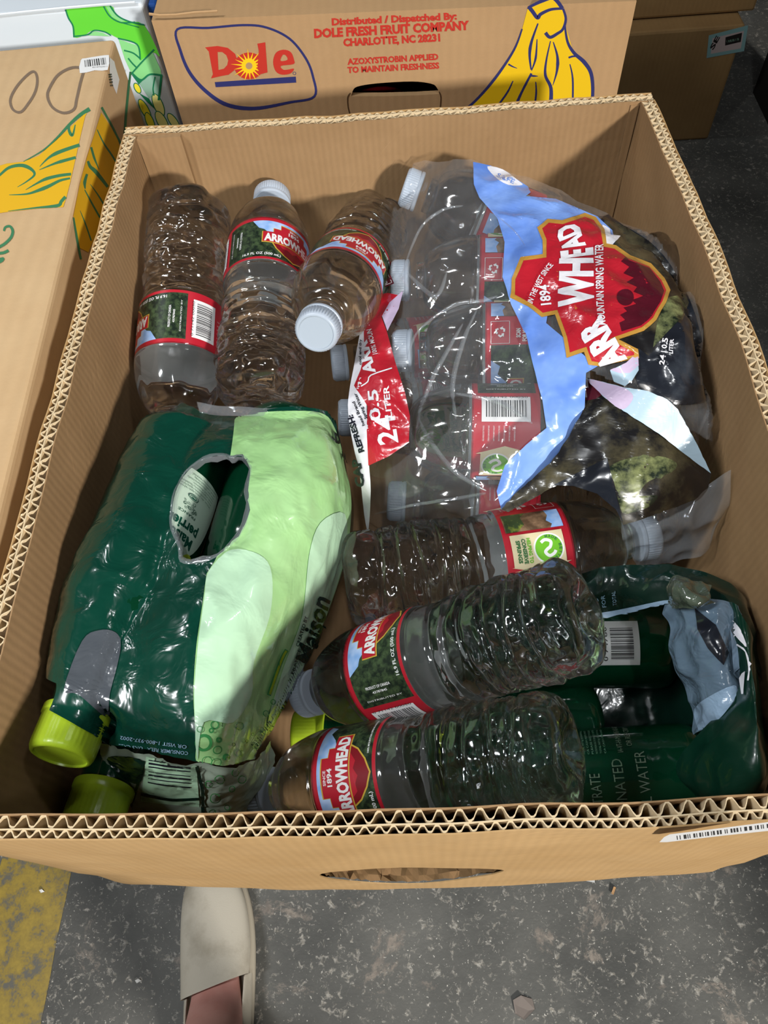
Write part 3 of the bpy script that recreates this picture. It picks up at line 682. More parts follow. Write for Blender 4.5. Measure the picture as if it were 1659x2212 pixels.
# ================================================================== white produce box with green leaves
WY = .672
wr = aty(297, 8, WY); wz = wr[2]
wb = thing('produce_box', (-.45, WY+.15, TT), 'white produce box with green leaf and yellow corn print behind the left carton', 'box')
wx1 = wr[0]+.004
mb = MB(); mb.box((wx1-.42, WY, TT), (wx1, WY+.3, wz), white_board); bevel(mb.build('body', wb), .003, 3)
ar = Art()
ar.poly(I['lgreen'], smooth_line([(142, 20), (180, 14), (238, 11), (250, 28), (275, 46), (311, 53), (345, 120), (330, 112), (303, 131), (299, 97), (255, 82), (230, 69), (203, 64), (182, 76), (160, 80), (156, 52)], 3, True))
ar.poly(I['mgreen'], [(228, 12), (238, 12), (252, 31), (275, 44), (262, 47), (242, 36)], [(256, 84), (298, 98), (303, 131), (330, 112), (347, 150), (350, 172), (322, 168), (300, 172), (284, 158), (270, 128)] , [(190, 76), (205, 67), (222, 70), (238, 78)])
ar.poly(I['ggreen'], [(286, 158), (306, 172), (325, 162), (349, 162), (343, 215), (334, 206), (322, 212), (306, 188)])
for c_, r1, r2, ro, mm in (((297, 190), 5, 11, -.5, 'lemon'), ((313, 236), 7, 24, -.5, 'lemon'), ((342, 226), 9, 25, -.4, 'pale_lemon'), ((324, 262), 7, 20, -.4, 'lemon'), ((350, 262), 9, 24, -.5, 'pale_lemon'), ((375, 262), 7, 20, -.6, 'pale_lemon')):
    ar.poly(I['dgreen'], disc(c_, r1+2, 20, r2+2, ro)).poly(I[mm], disc(c_, r1, 20, r2, ro))
ar.poly(I['dgreen'], [(284, 160), (300, 170), (309, 173), (300, 182)], [(300, 200), (322, 212), (335, 235), (318, 220)])
for pts, w in (([(142, 20), (148, 38), (158, 56), (160, 80)], 3.2), ([(160, 78), (190, 74), (204, 65), (226, 68), (240, 76)], 3), ([(224, 13), (238, 35), (262, 48), (292, 47)], 3), ([(238, 12), (254, 33), (280, 46), (312, 53)], 3.4), ([(255, 82), (296, 95), (303, 128)], 3.2), ([(268, 108), (288, 114), (303, 126)], 3.2), ([(277, 125), (286, 136), (297, 147)], 3.2), ([(333, 106), (306, 134), (283, 160)], 3.4), ([(286, 158), (305, 172), (324, 160), (350, 162)], 4), ([(349, 160), (346, 190), (343, 216)], 5), ([(335, 165), (331, 190), (333, 206)], 3), ([(262, 48), (300, 58)], 2)):
    ar.line(I['dgreen'], pts, w)
mb = MB(); ar.onto(mb, plane_surf((0, WY, 0), (0, -1, 0)), 60, base=.0004); mb.build('front_print', wb)
mb = MB(); tube(mb, [aty(x, y, WY-.0005)+np.array([0, 0, 0]) for x, y in ((-40, 36), (60, 25), (150, 16), (220, 10), (292, 5))], .0012, white_board, 6); mb.build('lid_edge', wb)
# blue carton corner in the gap
blue = mat('blue_plastic', '#1f4f9a', .4, .5)
g0 = aty(318, 14, WY+.02)
mb = MB(); mb.box((wx1+.001, WY+.01, TT), (wx1+.009, WY+.2, g0[2]+.006), blue); o = mb.build('blue_crate_end', loc=(g0[0], WY+.1, TT)); bevel(o, .002)
o.name = 'blue_board'; tag(o, 'narrow blue board standing in the gap between the white and the kraft box', 'board')

# ================================================================== dark cartons on the floor, upper right
fy = at(1540, 300, FLOOR)[1]
a = aty(1612, 54, fy); b_ = at(1536, 302, FLOOR)
dk = thing('floor_carton', (.5, fy+.2, FLOOR), 'shadowed carton with a pale sticker standing on the dark floor at upper right', 'box')
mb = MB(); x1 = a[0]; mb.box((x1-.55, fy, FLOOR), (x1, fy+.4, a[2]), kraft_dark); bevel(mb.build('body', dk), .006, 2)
ar = Art().poly(mat('sticker_rim', '#7fa5a5', .5), [(1531, 76), (1616, 54), (1607, 110), (1526, 125)]).poly(mat('sticker_face', '#b9a8a5', .5), [(1539, 82), (1607, 66), (1600, 104), (1535, 116)]).poly(I['black'], [(1567, 80), (1603, 70), (1600, 90), (1566, 98)]).text(I['black'], 'SE', (1540, 108), (1555, 80), 9, .04).bars(LI['dim'], (1570, 92), (1598, 86), 5, 9, 6)
mb = MB(); ar.onto(mb, plane_surf((0, fy, 0), (0, -1, 0)), 80, base=.001); mb.build('sticker', dk, label='pale sticker with dark block')
up = thing('stacked_carton', (.5, fy+.3, a[2]), 'brown carton lying on top of the shadowed floor carton at the top edge', 'box')
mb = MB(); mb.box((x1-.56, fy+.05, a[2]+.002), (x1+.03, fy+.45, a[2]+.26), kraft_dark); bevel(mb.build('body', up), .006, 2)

# ================================================================== scraps on the floor
paper = mat('scrap_paper', '#d9d9d6', .7)
def scrap(name, pts, m, label, th=.0006):
    P = np.array([at(x, y, FLOOR+.002) for x, y in pts]); mb = MB(); n = len(P); Q = P.copy()
    Q[:, 2] += np.array([.003*math.sin(i*2.1)+.002 for i in range(n)])*0.6
    mb.add(np.concatenate([Q, Q-np.array([0, 0, th])]), [tuple(range(n)), tuple(range(2*n-1, n-1, -1))]+[(i, n+i, n+(i+1) % n, (i+1) % n) for i in range(n)], m)
    c = P.mean(0); c[2] = FLOOR; o = mb.build(name, loc=tuple(c)); tag(o, label, 'scrap')
scrap('paper_scrap', [(1229, 1885), (1236, 1870), (1255, 1864), (1284, 1862), (1284, 1907), (1262, 1902), (1240, 1897)], paper, 'white torn paper scrap on the floor just below the box front')
scrap('wood_chip', [(1320, 1930), (1325, 1915), (1331, 1917), (1325, 1933)], mat('scrap_tan', '#b08a62', .8), 'small tan chip on the floor right of the white paper scrap')
scrap('paper_crumb', [(85, 1923), (92, 1921), (96, 1926), (89, 1929)], paper, 'tiny white crumb lying on the yellow floor stripe')
scrap('paper_crumb', [(292, 2118), (300, 2114), (305, 2118), (296, 2124)], paper, 'tiny white crumb on the grey floor left of the shoe')
scrap('floor_label', [(1108, 2160), (1125, 2150), (1150, 2158), (1155, 2180), (1132, 2203), (1113, 2190)], mat('old_sticker', '#7d736c', .7), 'faded round sticker stuck to the concrete near the bottom edge')

# ================================================================== the person's foot
skin = mat('skin', '#d89a8e', .5, .4, sss=.25, vary=('#e2aca0', 30, .3, .7, 3))
shoe_m = mat('shoe_canvas', '#cdc5b4', .75, .2, vary=('#aba18e', 16, .52, .8, 5), bump=(500, .15, .001, 0))
sole_m = mat('shoe_sole', '#b7ae9c', .6, .3)
def sec(c, w, h0, h1, n=26, sq=2.4):
    """a rounded shoe section: c = centre x, y; half width w; from height h0 to h1"""
    o = []
    for k in range(n):
        a = 2*math.pi*k/n-.5*math.pi; ca, sa = math.cos(a), math.sin(a)
        x = w*math.copysign(abs(ca)**(2/sq), ca); z = math.copysign(abs(sa)**(2/sq), sa)
        o.append((c[0]+x, c[1], FLOOR+h0+(h1-h0)*(z+1)/2))
    return o
toe = at(460, 1905, FLOOR+.03); heel = toe+np.array([.034, -.262, 0]); ax = (heel-toe)
def cx(t): return toe[0]+ax[0]*t+.004*math.sin(math.pi*t*1.2)
def cy(t): return toe[1]+ax[1]*t
person = thing('person', (cx(.7), cy(.7), FLOOR), 'person standing in a cream slip-on shoe, only foot and bare ankle in view', 'person')
mb = MB(); ts = [-.10, -.06, -.0, .08, .18, .30, .40, .475]
ws = [.012, .026, .038, .0445, .0475, .0475, .045, .0425]; hs = [.026, .036, .044, .049, .055, .062, .071, .080]
def skew(q, k, t): return [(x, y+k*(x-cx(t))-.9*max(0, .012-abs(x-cx(t)))*(k > 0)*.0, z) for x, y, z in q]
rows = [skew(sec((cx(t), cy(t)), w, .012, h), sk, t) for t, w, h, sk in zip(ts, ws, hs, (0, 0, 0, 0, 0, .10, .22, .34))]
mb.grid(np.array(rows), shoe_m, wrap=True); mb.add(rows[0], [tuple(range(25, -1, -1))], shoe_m)
# collar: open quarters behind the vamp, wall sections left and right
R_ = []
for k, t in enumerate([.475, .53, .60, .70, .80, .90, .98, 1.02]):
    w = [.0425, .0425, .0415, .040, .0375, .035, .029, .020][k]; h = [.046, .052, .058, .062, .068, .074, .080, .080][k]; q = []
    for x, z in ((-1, .012), (-1.04, .03), (-1, h*.8), (-.9, h), (-.82, h*.99), (-.9, .03), (-.85, .016), (.85, .016), (.9, .03), (.82, h*.99), (.9, h), (1, h*.8), (1.04, .03), (1, .012)):
        q.append((cx(t)+w*x, cy(t), FLOOR+z))
    R_.append(skew(q, (.34, .22, .1, 0, 0, 0, 0, 0)[k], t))
mb.grid(np.array(R_), shoe_m, wrap=True)
sh = mb.build('shoe', person, smooth=True, label='cream canvas slip-on shoe'); s_ = sh.modifiers.new('s', 'SUBSURF'); s_.levels = 1; s_.render_levels = 2
mb = MB(); so = []
for t, w in zip([-.115, -.08, -.02, .08, .18, .3, .45, .6, .75, .9, 1.0, 1.04], [.012, .028, .041, .047, .0495, .049, .0455, .0425, .040, .037, .031, .02]):
    so.append([(cx(t)+w*x, cy(t), FLOOR+z) for x, z in ((-.97, 0.0005), (-1, .006), (-1, .014), (-.95, .018), (.95, .018), (1, .014), (1, .006), (.97, 0.0005))])
mb.grid(np.array(so), sole_m, wrap=True); mb.add(so[0], [tuple(range(7, -1, -1))], sole_m); mb.add(so[-1], [tuple(range(8))], sole_m)
so_ = mb.build('sole', sh, smooth=True); s_ = so_.modifiers.new('s', 'SUBSURF'); s_.levels = 1; s_.render_levels = 1
# foot and lower leg as one skin surface
def ell(c, rx, ry, n=20): return [(c[0]+rx*math.cos(a), c[1]+ry*math.sin(a), c[2]) for a in np.arange(n)/n*2*math.pi]
LEG = []
fx = cx(.7)+.014
for (t, z, rx, ry, tilt, ox) in ((.30, .034, .026, .010, 1, 0), (.42, .038, .030, .016, 1, 0), (.52, .046, .033, .024, .95, .002), (.62, .064, .0365, .035, .65, .004), (.70, .092, .0375, .036, .3, .007), (.76, .13, .0370, .036, .1, .010), (.80, .17, .0385, .038, 0, .011), (.85, .22, .040, .046, 0, .014), (.92, .28, .046, .052, 0, .012), (1.0, .34, .050, .056, 0, .01), (1.08, .40, .050, .054, 0, .008)):
    y = cy(t); fx = cx(t)+ox
    q = []
    for a in np.arange(20)/20*2*math.pi:
        dx, dy = rx*math.cos(a), ry*math.sin(a)
        # foot sections stand upright, leg sections lie flat
        q.append((fx+dx, y+dy*math.cos(tilt*1.35), FLOOR+z+dy*math.sin(tilt*1.35)*.8))
    LEG.append(q)
mb = MB(); mb.grid(np.array(LEG), skin, wrap=True); mb.add(LEG[0], [tuple(range(19, -1, -1))], skin); mb.add(LEG[-1], [tuple(range(20))], skin)
o = mb.build('leg', person, smooth=True, label='bare pink ankle and shin'); s_ = o.modifiers.new('s', 'SUBSURF'); s_.levels = 1; s_.render_levels = 2

# the rest of the person stands behind the lens: dark clothes, arms down, head above
cloth = mat('dark_clothes', '#26282c', .85, .15, bump=(60, .3, .003, .3))
def skinned(name, verts, edges, m, parent, root=0):
    me = bpy.data.meshes.new(name); o = bpy.data.objects.new(name, me); COL.objects.link(o); o.parent = parent; org = ORI[parent.name]
    me.from_pydata([tuple(np.array(v[:3])-org) for v in verts], edges, []); me.materials.append(m); ORI[o.name] = org
    sk = o.modifiers.new('skin', 'SKIN'); sk.use_smooth_shade = True
    for i, v in enumerate(verts): me.skin_vertices[0].data[i].radius = (v[3], v[4] if len(v) > 4 else v[3])
    me.skin_vertices[0].data[root].use_root = True
    s = o.modifiers.new('s', 'SUBSURF'); s.levels = 1; s.render_levels = 2
    return o
LX, LY = fx, cy(1.02)
V = [(-.17, -.44, -.02, .12, .10), (-.17, -.45, .16, .12, .095), (-.17, -.46, .34, .15, .10), (-.17, -.46, .46, .075, .07),
     (-.25, -.42, -.06, .085), (LX+.005, -.36, -.38, .066), (LX+.004, LY-.01, -.50, .062),
     (-.09, -.46, -.06, .085), (-.065, -.42, -.38, .066), (-.06, -.42, -.70, .055),
     (-.36, -.46, .42, .055), (-.41, -.47, .16, .045), (-.42, -.44, -.04, .036), (.02, -.46, .42, .055), (.07, -.47, .16, .045), (.08, -.44, -.04, .036)]
skinned('clothes', V, [(0, 1), (1, 2), (2, 3), (0, 4), (4, 5), (5, 6), (0, 7), (7, 8), (8, 9), (2, 10), (10, 11), (11, 12), (2, 13), (13, 14), (14, 15)], cloth, person)
skinned('head', [(-.17, -.46, .48, .052), (-.17, -.455, .56, .058), (-.17, -.44, .66, .085, .10), (-.17, -.45, .74, .06, .07)], [(0, 1), (1, 2), (2, 3)], skin, person)

# ================================================================== half-litre water bottles
BL, BR = .205, .0315
def bottle_r(z, a):
    """radius at height z from the base and angle a"""
    if z < .012: r = BR*(.62+.38*math.sqrt(max(0, 1-((.012-z)/.012)**2)))
    elif z < .098: r = .0313
    elif z < .141: r = .0311
    elif z < .181:
        t = (z-.141)/.040; r = .0130+(.0316-.0130)*math.sqrt(max(0, 1-t**1.75))
    else: r = .0128
    if z < .030: r -= .0030*(1-z/.030)*(.5+.5*math.cos(5*a))**2          # five-footed base
    r *= 1-.055*math.exp(-((z-.086)/.013)**2)                            # waist below the label
    if .012 < z < .094:                                                  # moulded rings
        for k, z0 in enumerate((.0225, .0345, .0465, .0585, .0705, .0825)):
            zz = z0+.0016*math.sin(2*a+k*1.9)
            r -= .0021*math.exp(-((z-zz)/.0014)**2)
        # staggered panels pressed into the lower rings
        band = int((z-.0105)/.012)
        if band < 4: r -= .0015*max(0, math.cos(9*a+band*math.pi))**1.2*math.exp(-(((z-.0165-band*.012))/.0042)**2)
    if .1425 < z < .176: r -= .0009*max(0, math.cos(6*a))**3*math.sin(math.pi*(z-.1425)/.0335)   # shoulder flutes
    if abs(z-.0962) < .004: r -= .0006*math.exp(-((z-.0962)/.0010)**2)
    if abs(z-.1425) < .004: r -= .0006*math.exp(-((z-.1425)/.0010)**2)
    return r
def make_bottle_mesh():
    zs = list(np.linspace(0, .012, 8)**1.0)+list(np.linspace(.0126, .098, 96))+list(np.linspace(.099, .141, 10))+list(np.linspace(.1413, .146, 10))+list(np.linspace(.147, .1795, 26))+list(np.linspace(.1803, .1815, 4))+[.183, .186]
    n = 96; rows = []
    for z in zs: rows.append([(bottle_r(z, a)*math.cos(a), bottle_r(z, a)*math.sin(a), z) for a in np.arange(n)/n*2*math.pi])
    # crumpled, dented plastic: a little noise on the lower half
    R = np.array(rows)
    for i, z in enumerate(zs):
        k = .0014 if z < .080 else .0006 if z < .095 else .0004 if z > .1415 else 0
        for j in range(n):
            w = mnoise.noise(Vector((R[i, j, 0]*70, R[i, j, 1]*70, z*55)))+(.55*mnoise.noise(Vector((R[i, j, 0]*190, R[i, j, 1]*190, z*170))) if z < .094 else 0)
            R[i, j, :2] *= 1+k*w/.0315*1.3
    mb = MB(); mb.grid(R, WATER, wrap=True)
    # push-up base and flat mouth
    base = [R[0]]
    for q, h in ((.82, -.000), (.55, .003), (.25, .006)): base.append(np.concatenate([R[0][:, :2]*q, np.full((n, 1), h)], 1))
    mb.grid(np.array(base), WATER, flip=True, wrap=True); mb.add(base[-1], [tuple(range(n-1, -1, -1))], WATER)
    mb.add(R[-1], [tuple(range(n))], WATER)
    me_o = mb.build('bottle_body', smooth=True); bm = bmesh.new(); bm.from_mesh(me_o.data); bmesh.ops.remove_doubles(bm, verts=bm.verts, dist=1e-6); bmesh.ops.recalc_face_normals(bm, faces=bm.faces); bm.to_mesh(me_o.data); bm.free()
    me = me_o.data; bpy.data.objects.remove(me_o); return me
def make_cap_mesh(m, r=.0147, h=.0135, ribs=48, name='cap', rib_d=.035):
    n = ribs*4; mb = MB(); prof = []
    def ring(rad, z, rib): return [((rad+(rib if (j % 4) in (1, 2) else 0))*math.cos(j/n*2*math.pi), (rad+(rib if (j % 4) in (1, 2) else 0))*math.sin(j/n*2*math.pi), z) for j in range(n)]
    e = r*rib_d
    prof = [ring(r*.93, 0, 0), ring(r*1.02, .0006, 0), ring(r*1.02, h*.18, 0), ring(r*.97, h*.21, 0), ring(r*.97, h*.25, 0), ring(r*.975, h*.28, e), ring(r*.965, h*.82, e), ring(r*.955, h*.90, 0), ring(r*.90, h*.98, 0), ring(r*.84, h, 0), ring(r*.80, h, 0), ring(r*.775, h*.955, 0), ring(r*.55, h*.95, 0), ring(r*.2, h*.95, 0)]
    mb.grid(np.array(prof), m, wrap=True); mb.add(prof[-1], [tuple(range(n))], m); mb.add(prof[0], [tuple(range(n-1, -1, -1))], m)
    o = mb.build(name, smooth=True); me = o.data
    me.set_sharp_from_angle(angle=math.radians(50))
    bpy.data.objects.remove(o); return me
LV0, LH, CIR = .0985, .0422, 2*math.pi*.0315
def label_art():
    a = Art(down=False); U = CIR
    a.poly(LI['red'], [(0, 0), (U, 0), (U, LH), (0, LH)])
    # picture side
    a.poly(LI['forest'], [(.0975, .0022), (U, .0022), (U, .0385), (.0975, .0385)])
    a.poly(LI['sky'], [(.118, .0385), (.188, .0385), (.184, .0325), (.178, .034), (.172, .029), (.166, .0262), (.160, .028), (.140, .027), (.136, .0275), (.131, .0255), (.127, .0295), (.123, .031)])
    gold = [(.1255, .0165), (.1745, .0165), (.1745, .0275), (.1665, .0275), (.1665, .0315), (.1610, .0315), (.1610, .0362), (.1390, .0362), (.1390, .0315), (.1335, .0315), (.1335, .0275), (.1255, .0275)]
    tip = [(.1330, .0165), (.1670, .0165), (.1640, .0115), (.1575, .0062), (.1500, .0030), (.1425, .0062), (.1360, .0115)]
    def inset(P, c, k): return [(c[0]+(x-c[0])*k[0], c[1]+(y-c[1])*k[1]) for x, y in P]
    a.poly(LI['gold'], gold).poly(LI['gold'], tip).poly(LI['dred'], inset(tip, (.15, .0165), (.94, .92))).poly(LI['red'], inset(gold, (.15, .0263), (.972, .915)))
    a.poly(LI['red'], [(.138, .0165), (.162, .0165), (.157, .0128), (.153, .0142), (.149, .0115), (.145, .0135), (.141, .013)])
    a.text(LI['white'], 'ARROWHEAD', (.1272, .0184), (.1730, .0184), .0074, .045)
    a.text(LI['white'], 'SINCE', (.1460, .0325), (.1540, .0325), .0018, .02).text(LI['white'], '1894', (.1452, .0284), (.1548, .0284), .0032, .03)
    a.text(LI['white'], '16.9 FL OZ (500 mL)', (.1120, .0042), (.1400, .0042), .0023, .02)
    a.text(LI['white'], '100% MOUNTAIN SPRING WATER', (.1600, .0042), (.1840, .0042), .0012, .02)
    # text along the bottle
    a.text(LI['white'], 'PRODUCT OF CANADA', (.1085, .030), (.1085, .0125), .0017, .02).text(LI['white'], '43787845', (.1056, .0265), (.1056, .0160), .0014, .02).text(LI['white'], 'DISTRIBUTED BY', (.1010, .033), (.1010, .008), .0011, 0)
    # barcode
    a.poly(LI['white'], [(.0760, .0060), (.0935, .0060), (.0935, .0362), (.0760, .0362)])
    a.bars(LI['black'], (.0790, .0085), (.0790, .0340), -.0118, 30, 3).text(LI['black'], '0 71142 00050', (.0935-.0009, .0350), (.0935-.0009, .0075), .0017, 0)
    # small print, recycling mark, arrow card
    for k in range(7): a.text(LI['white'], ('SPRING WATER BOTTLED AT THE SOURCE', 'STORE IN A CLEAN COOL DRY PLACE', 'AWAY FROM DIRECT SUNLIGHT')[k % 3], (.0640+.0000, .0345-k*.0032), (.0735, .0345-k*.0032), .0010, 0)
    for P in ([(.0010, .0265), (.0160, .0265), (.0160, .0385), (.0010, .0385)],): a.line(LI['white'], P, .0004, True, n=1)
    c = (.0085, .0325)
    for k in range(3):
        th = k*2*math.pi/3+.5; e = lambda q, r: (c[0]+r*math.cos(th+q), c[1]+r*math.sin(th+q))
        a.poly(LI['white'], [e(0, .0030), e(.55, .0037), e(1.1, .0032), e(1.1, .0042), e(1.75, .0026), e(1.1, .0014), e(1.1, .0021), e(.55, .0024), e(0, .0018)])
    a.text(LI['white'], 'SCAN', (.0045, .0195), (.0105, .0195), .0028, .04).text(LI['white'], 'FOR MORE', (.0020, .0155), (.0140, .0155), .0028, .04)
    for k in range(4): a.text(LI['white'], 'RECYCLE BOTTLE AND CAP', (.0020, .0115-k*.0024), (.0140, .0115-k*.0024), .0010, 0)
    a.poly(LI['canyon'], [(.0200, .0022), (.0345, .0022), (.0345, .0385), (.0200, .0385)]).poly(LI['bush'], [(.0200, .0030), (.0345, .0030), (.0345, .0100), (.0300, .0150), (.0240, .0140), (.0200, .0180)]).poly(LI['sky'], [(.0200, .0385), (.0345, .0385), (.0345, .0305), (.0320, .0320), (.0290, .0290), (.0250, .0310), (.0200, .0300)])
    a.poly(LI['beige'], [(.0365, .0040), (.0560, .0040), (.0560, .0025), (.0610, .0215), (.0560, .0395), (.0560, .0365), (.0365, .0365)])
    a.poly(LI['white'], disc((.0470, .0265), .0094, 30)).poly(LI['green'], disc((.0470, .0265), .0084, 30))
    a.line(LI['white'], [(.0432, .0222), (.0418, .0250), (.0432, .0282), (.0462, .0275), (.0475, .0255), (.0492, .0240), (.0515, .0262), (.0505, .0292), (.0488, .0305)], .0019)
    for k, ch in enumerate('MADE BETTER'):
        th = math.pi*(1.02-.094*k); p = (.0470+.0064*math.cos(th), .0265+.0064*math.sin(th)); d = (math.sin(th), -math.cos(th))
        if ch != ' ': a.text(LI['dkgreen'], ch, (p[0]-d[0]*.0008, p[1]-d[1]*.0008), (p[0]+d[0]*.0008, p[1]+d[1]*.0008), .0018, .03)
    a.text(LI['green'], 'HELPING TO', (.0395, .0138), (.0545, .0138), .0022, .04).text(LI['dkgreen'], 'CONSERVE', (.0395, .0105), (.0545, .0105), .0024, .04).text(LI['dkgreen'], 'SPRINGS', (.0402, .0070), (.0538, .0070), .0024, .04)
    return a
def make_label_mesh():
    r0 = .0313
    def cyl(v):
        th = v[:, 0]/CIR*2*math.pi; n = np.stack([np.cos(th), np.sin(th), th*0], 1)
        return np.stack([r0*np.cos(th), r0*np.sin(th), LV0+v[:, 1]], 1), n
    mb = MB(); nn = 96; mb.grid(np.array([[(.0311*math.cos(a)*1.0035, .0311*math.sin(a)*1.0035, z) for a in np.arange(nn)/nn*2*math.pi] for z in (LV0, LV0+LH)]), LI['grey'], wrap=True)
    label_art().onto(mb, cyl, .0016, step=.000022, base=.0001)
    o = mb.build('label'); me = o.data; bpy.data.objects.remove(o); return me
BODY, CAPM, LABEL = make_bottle_mesh(), make_cap_mesh(cap_white), make_label_mesh()
def axis_frame(base, cap):
    z = np.array(cap, float)-np.array(base, float); z /= np.linalg.norm(z); return z
def place(root, base, cap, face_u=None, circ=CIR):
    """stand the thing's local +Z along base->cap and turn label position face_u towards the lens"""
    base = np.array(base, float); z = axis_frame(base, cap)
    t = CP-(base+z*.12); t -= z*np.dot(t, z); t /= np.linalg.norm(t); s = np.cross(z, t)
    th = 0 if face_u is None else face_u/circ*2*math.pi
    x = t*math.cos(-th)+s*math.sin(-th); y = np.cross(z, x)
    M = Matrix([[x[0], y[0], z[0], base[0]], [x[1], y[1], z[1], base[1]], [x[2], y[2], z[2], base[2]], [0, 0, 0, 1]])
    root.matrix_world = M; root.location = base
    return M
def raw(name, me, parent, loc=(0, 0, 0)):
    o = bpy.data.objects.new(name, me); COL.objects.link(o); o.parent = parent; o.location = loc; return o
def water_bottle(base, cap, face_u, label, group, has_label=True):
    base = np.array(base, float); cap = np.array(cap, float); base = cap+(base-cap)/np.linalg.norm(base-cap)*BL
    r = bpy.data.objects.new('water_bottle', None); COL.objects.link(r); r.empty_display_size = .02
    tag(r, label, 'bottle', group); place(r, base, cap, face_u)
    raw('bottle_body', BODY, r); raw('cap', CAPM, r, (0, 0, .1915))
    if has_label: raw('label', LABEL, r)
    return r
G1, G2 = 'loose water bottles lying in the open box', 'water bottles inside the torn plastic wrap'
water_bottle((-.155, .455, -.040), (-.156, .262, -.085), .100, 'water bottle against the left wall, cap down, barcode side of its label showing', G1)
water_bottle((-.0935, .285, -.062), (-.0945, .488, -.052), .131, 'water bottle second from left at the back, white cap up against the back wall', G1)
water_bottle((-.014, .489, -.090), (-.049, .301, -.022), .150, 'water bottle whose round white cap faces the viewer, label upside down', G1)
water_bottle((-.038, .160, -.098), (.166, .188, -.108), .049, 'water bottle across the middle with beige arrow and round green badge on its label', G1)
water_bottle((.097, .106, -.032), (-.070, .103, -.152), .116, 'upper of two front bottles, ribbed base raised to the right, cap by the green pack', G1)
water_bottle((.083, .0445, -.064), (-.097, .043, -.158), .147, 'frontmost water bottle along the front wall, logo label facing up', G1)
water_bottle((.150, .402, -.150), (-.054, .377, -.135), .03, 'water bottle half hidden beneath the one with the forward facing cap', G1, True)
PK = [((.180, .425, -.095), (.012, .470, -.040), .03, 'wrapped bottle nearest the back wall, its cap poking out at upper left'),
      ((.187, .372, -.058), (.000, .388, -.060), .001, 'second wrapped bottle from the back wall, scan for more text on its red label'),
      ((.189, .306, -.055), (.000, .323, -.066), -.002, 'third wrapped bottle from the back wall, beside the red film strip'),
      ((.185, .243, -.070), (-.015, .258, -.072), .070, 'fourth wrapped bottle from the back wall, black barcode on its red label'),
      ((.180, .228, -.150), (-.010, .243, -.138), .060, 'lowest wrapped bottle at the near end, cap below the red film strip'),
      ((.155, .335, -.165), (-.048, .324, -.140), .060, 'sunken bottle whose cap shows between green pack and red strip')]
for b_, c_, u_, l_ in PK: water_bottle(b_, c_, u_, l_, G2)

# ================================================================== green bottles (sparkling water)
GL, GR = .215, .0325
def green_r(z):
    if z < .010: return GR*(.75+.25*math.sqrt(max(0, 1-((.010-z)/.010)**2)))
    if z < .125: return GR-.0006*(abs(z-.028) < .0012)-.0006*(abs(z-.108) < .0012)
    if z < .188: t = (z-.125)/.063; return .0150+(GR-.0150)*.5*(1+math.cos(math.pi*t**1.08))
    return .0145
def green_mesh():
    zs = list(np.linspace(0, .010, 6))+list(np.linspace(.013, .124, 30))+list(np.linspace(.126, .188, 24))+[.192, .197]; n = 48
    R = np.array([[(green_r(z)*math.cos(a), green_r(z)*math.sin(a), z) for a in np.arange(n)/n*2*math.pi] for z in zs])
    mb = MB(); mb.grid(R, bottle_green, wrap=True); mb.add(R[0], [tuple(range(n-1, -1, -1))], bottle_green); mb.add(R[-1], [tuple(range(n))], bottle_green)
    o = mb.build('bottle_body', smooth=True); me = o.data; bpy.data.objects.remove(o); return me
GBODY, GCAP = green_mesh(), make_cap_mesh(cap_lime, .0166, .0235, 40, 'cap', .006)
GC = 2*math.pi*GR
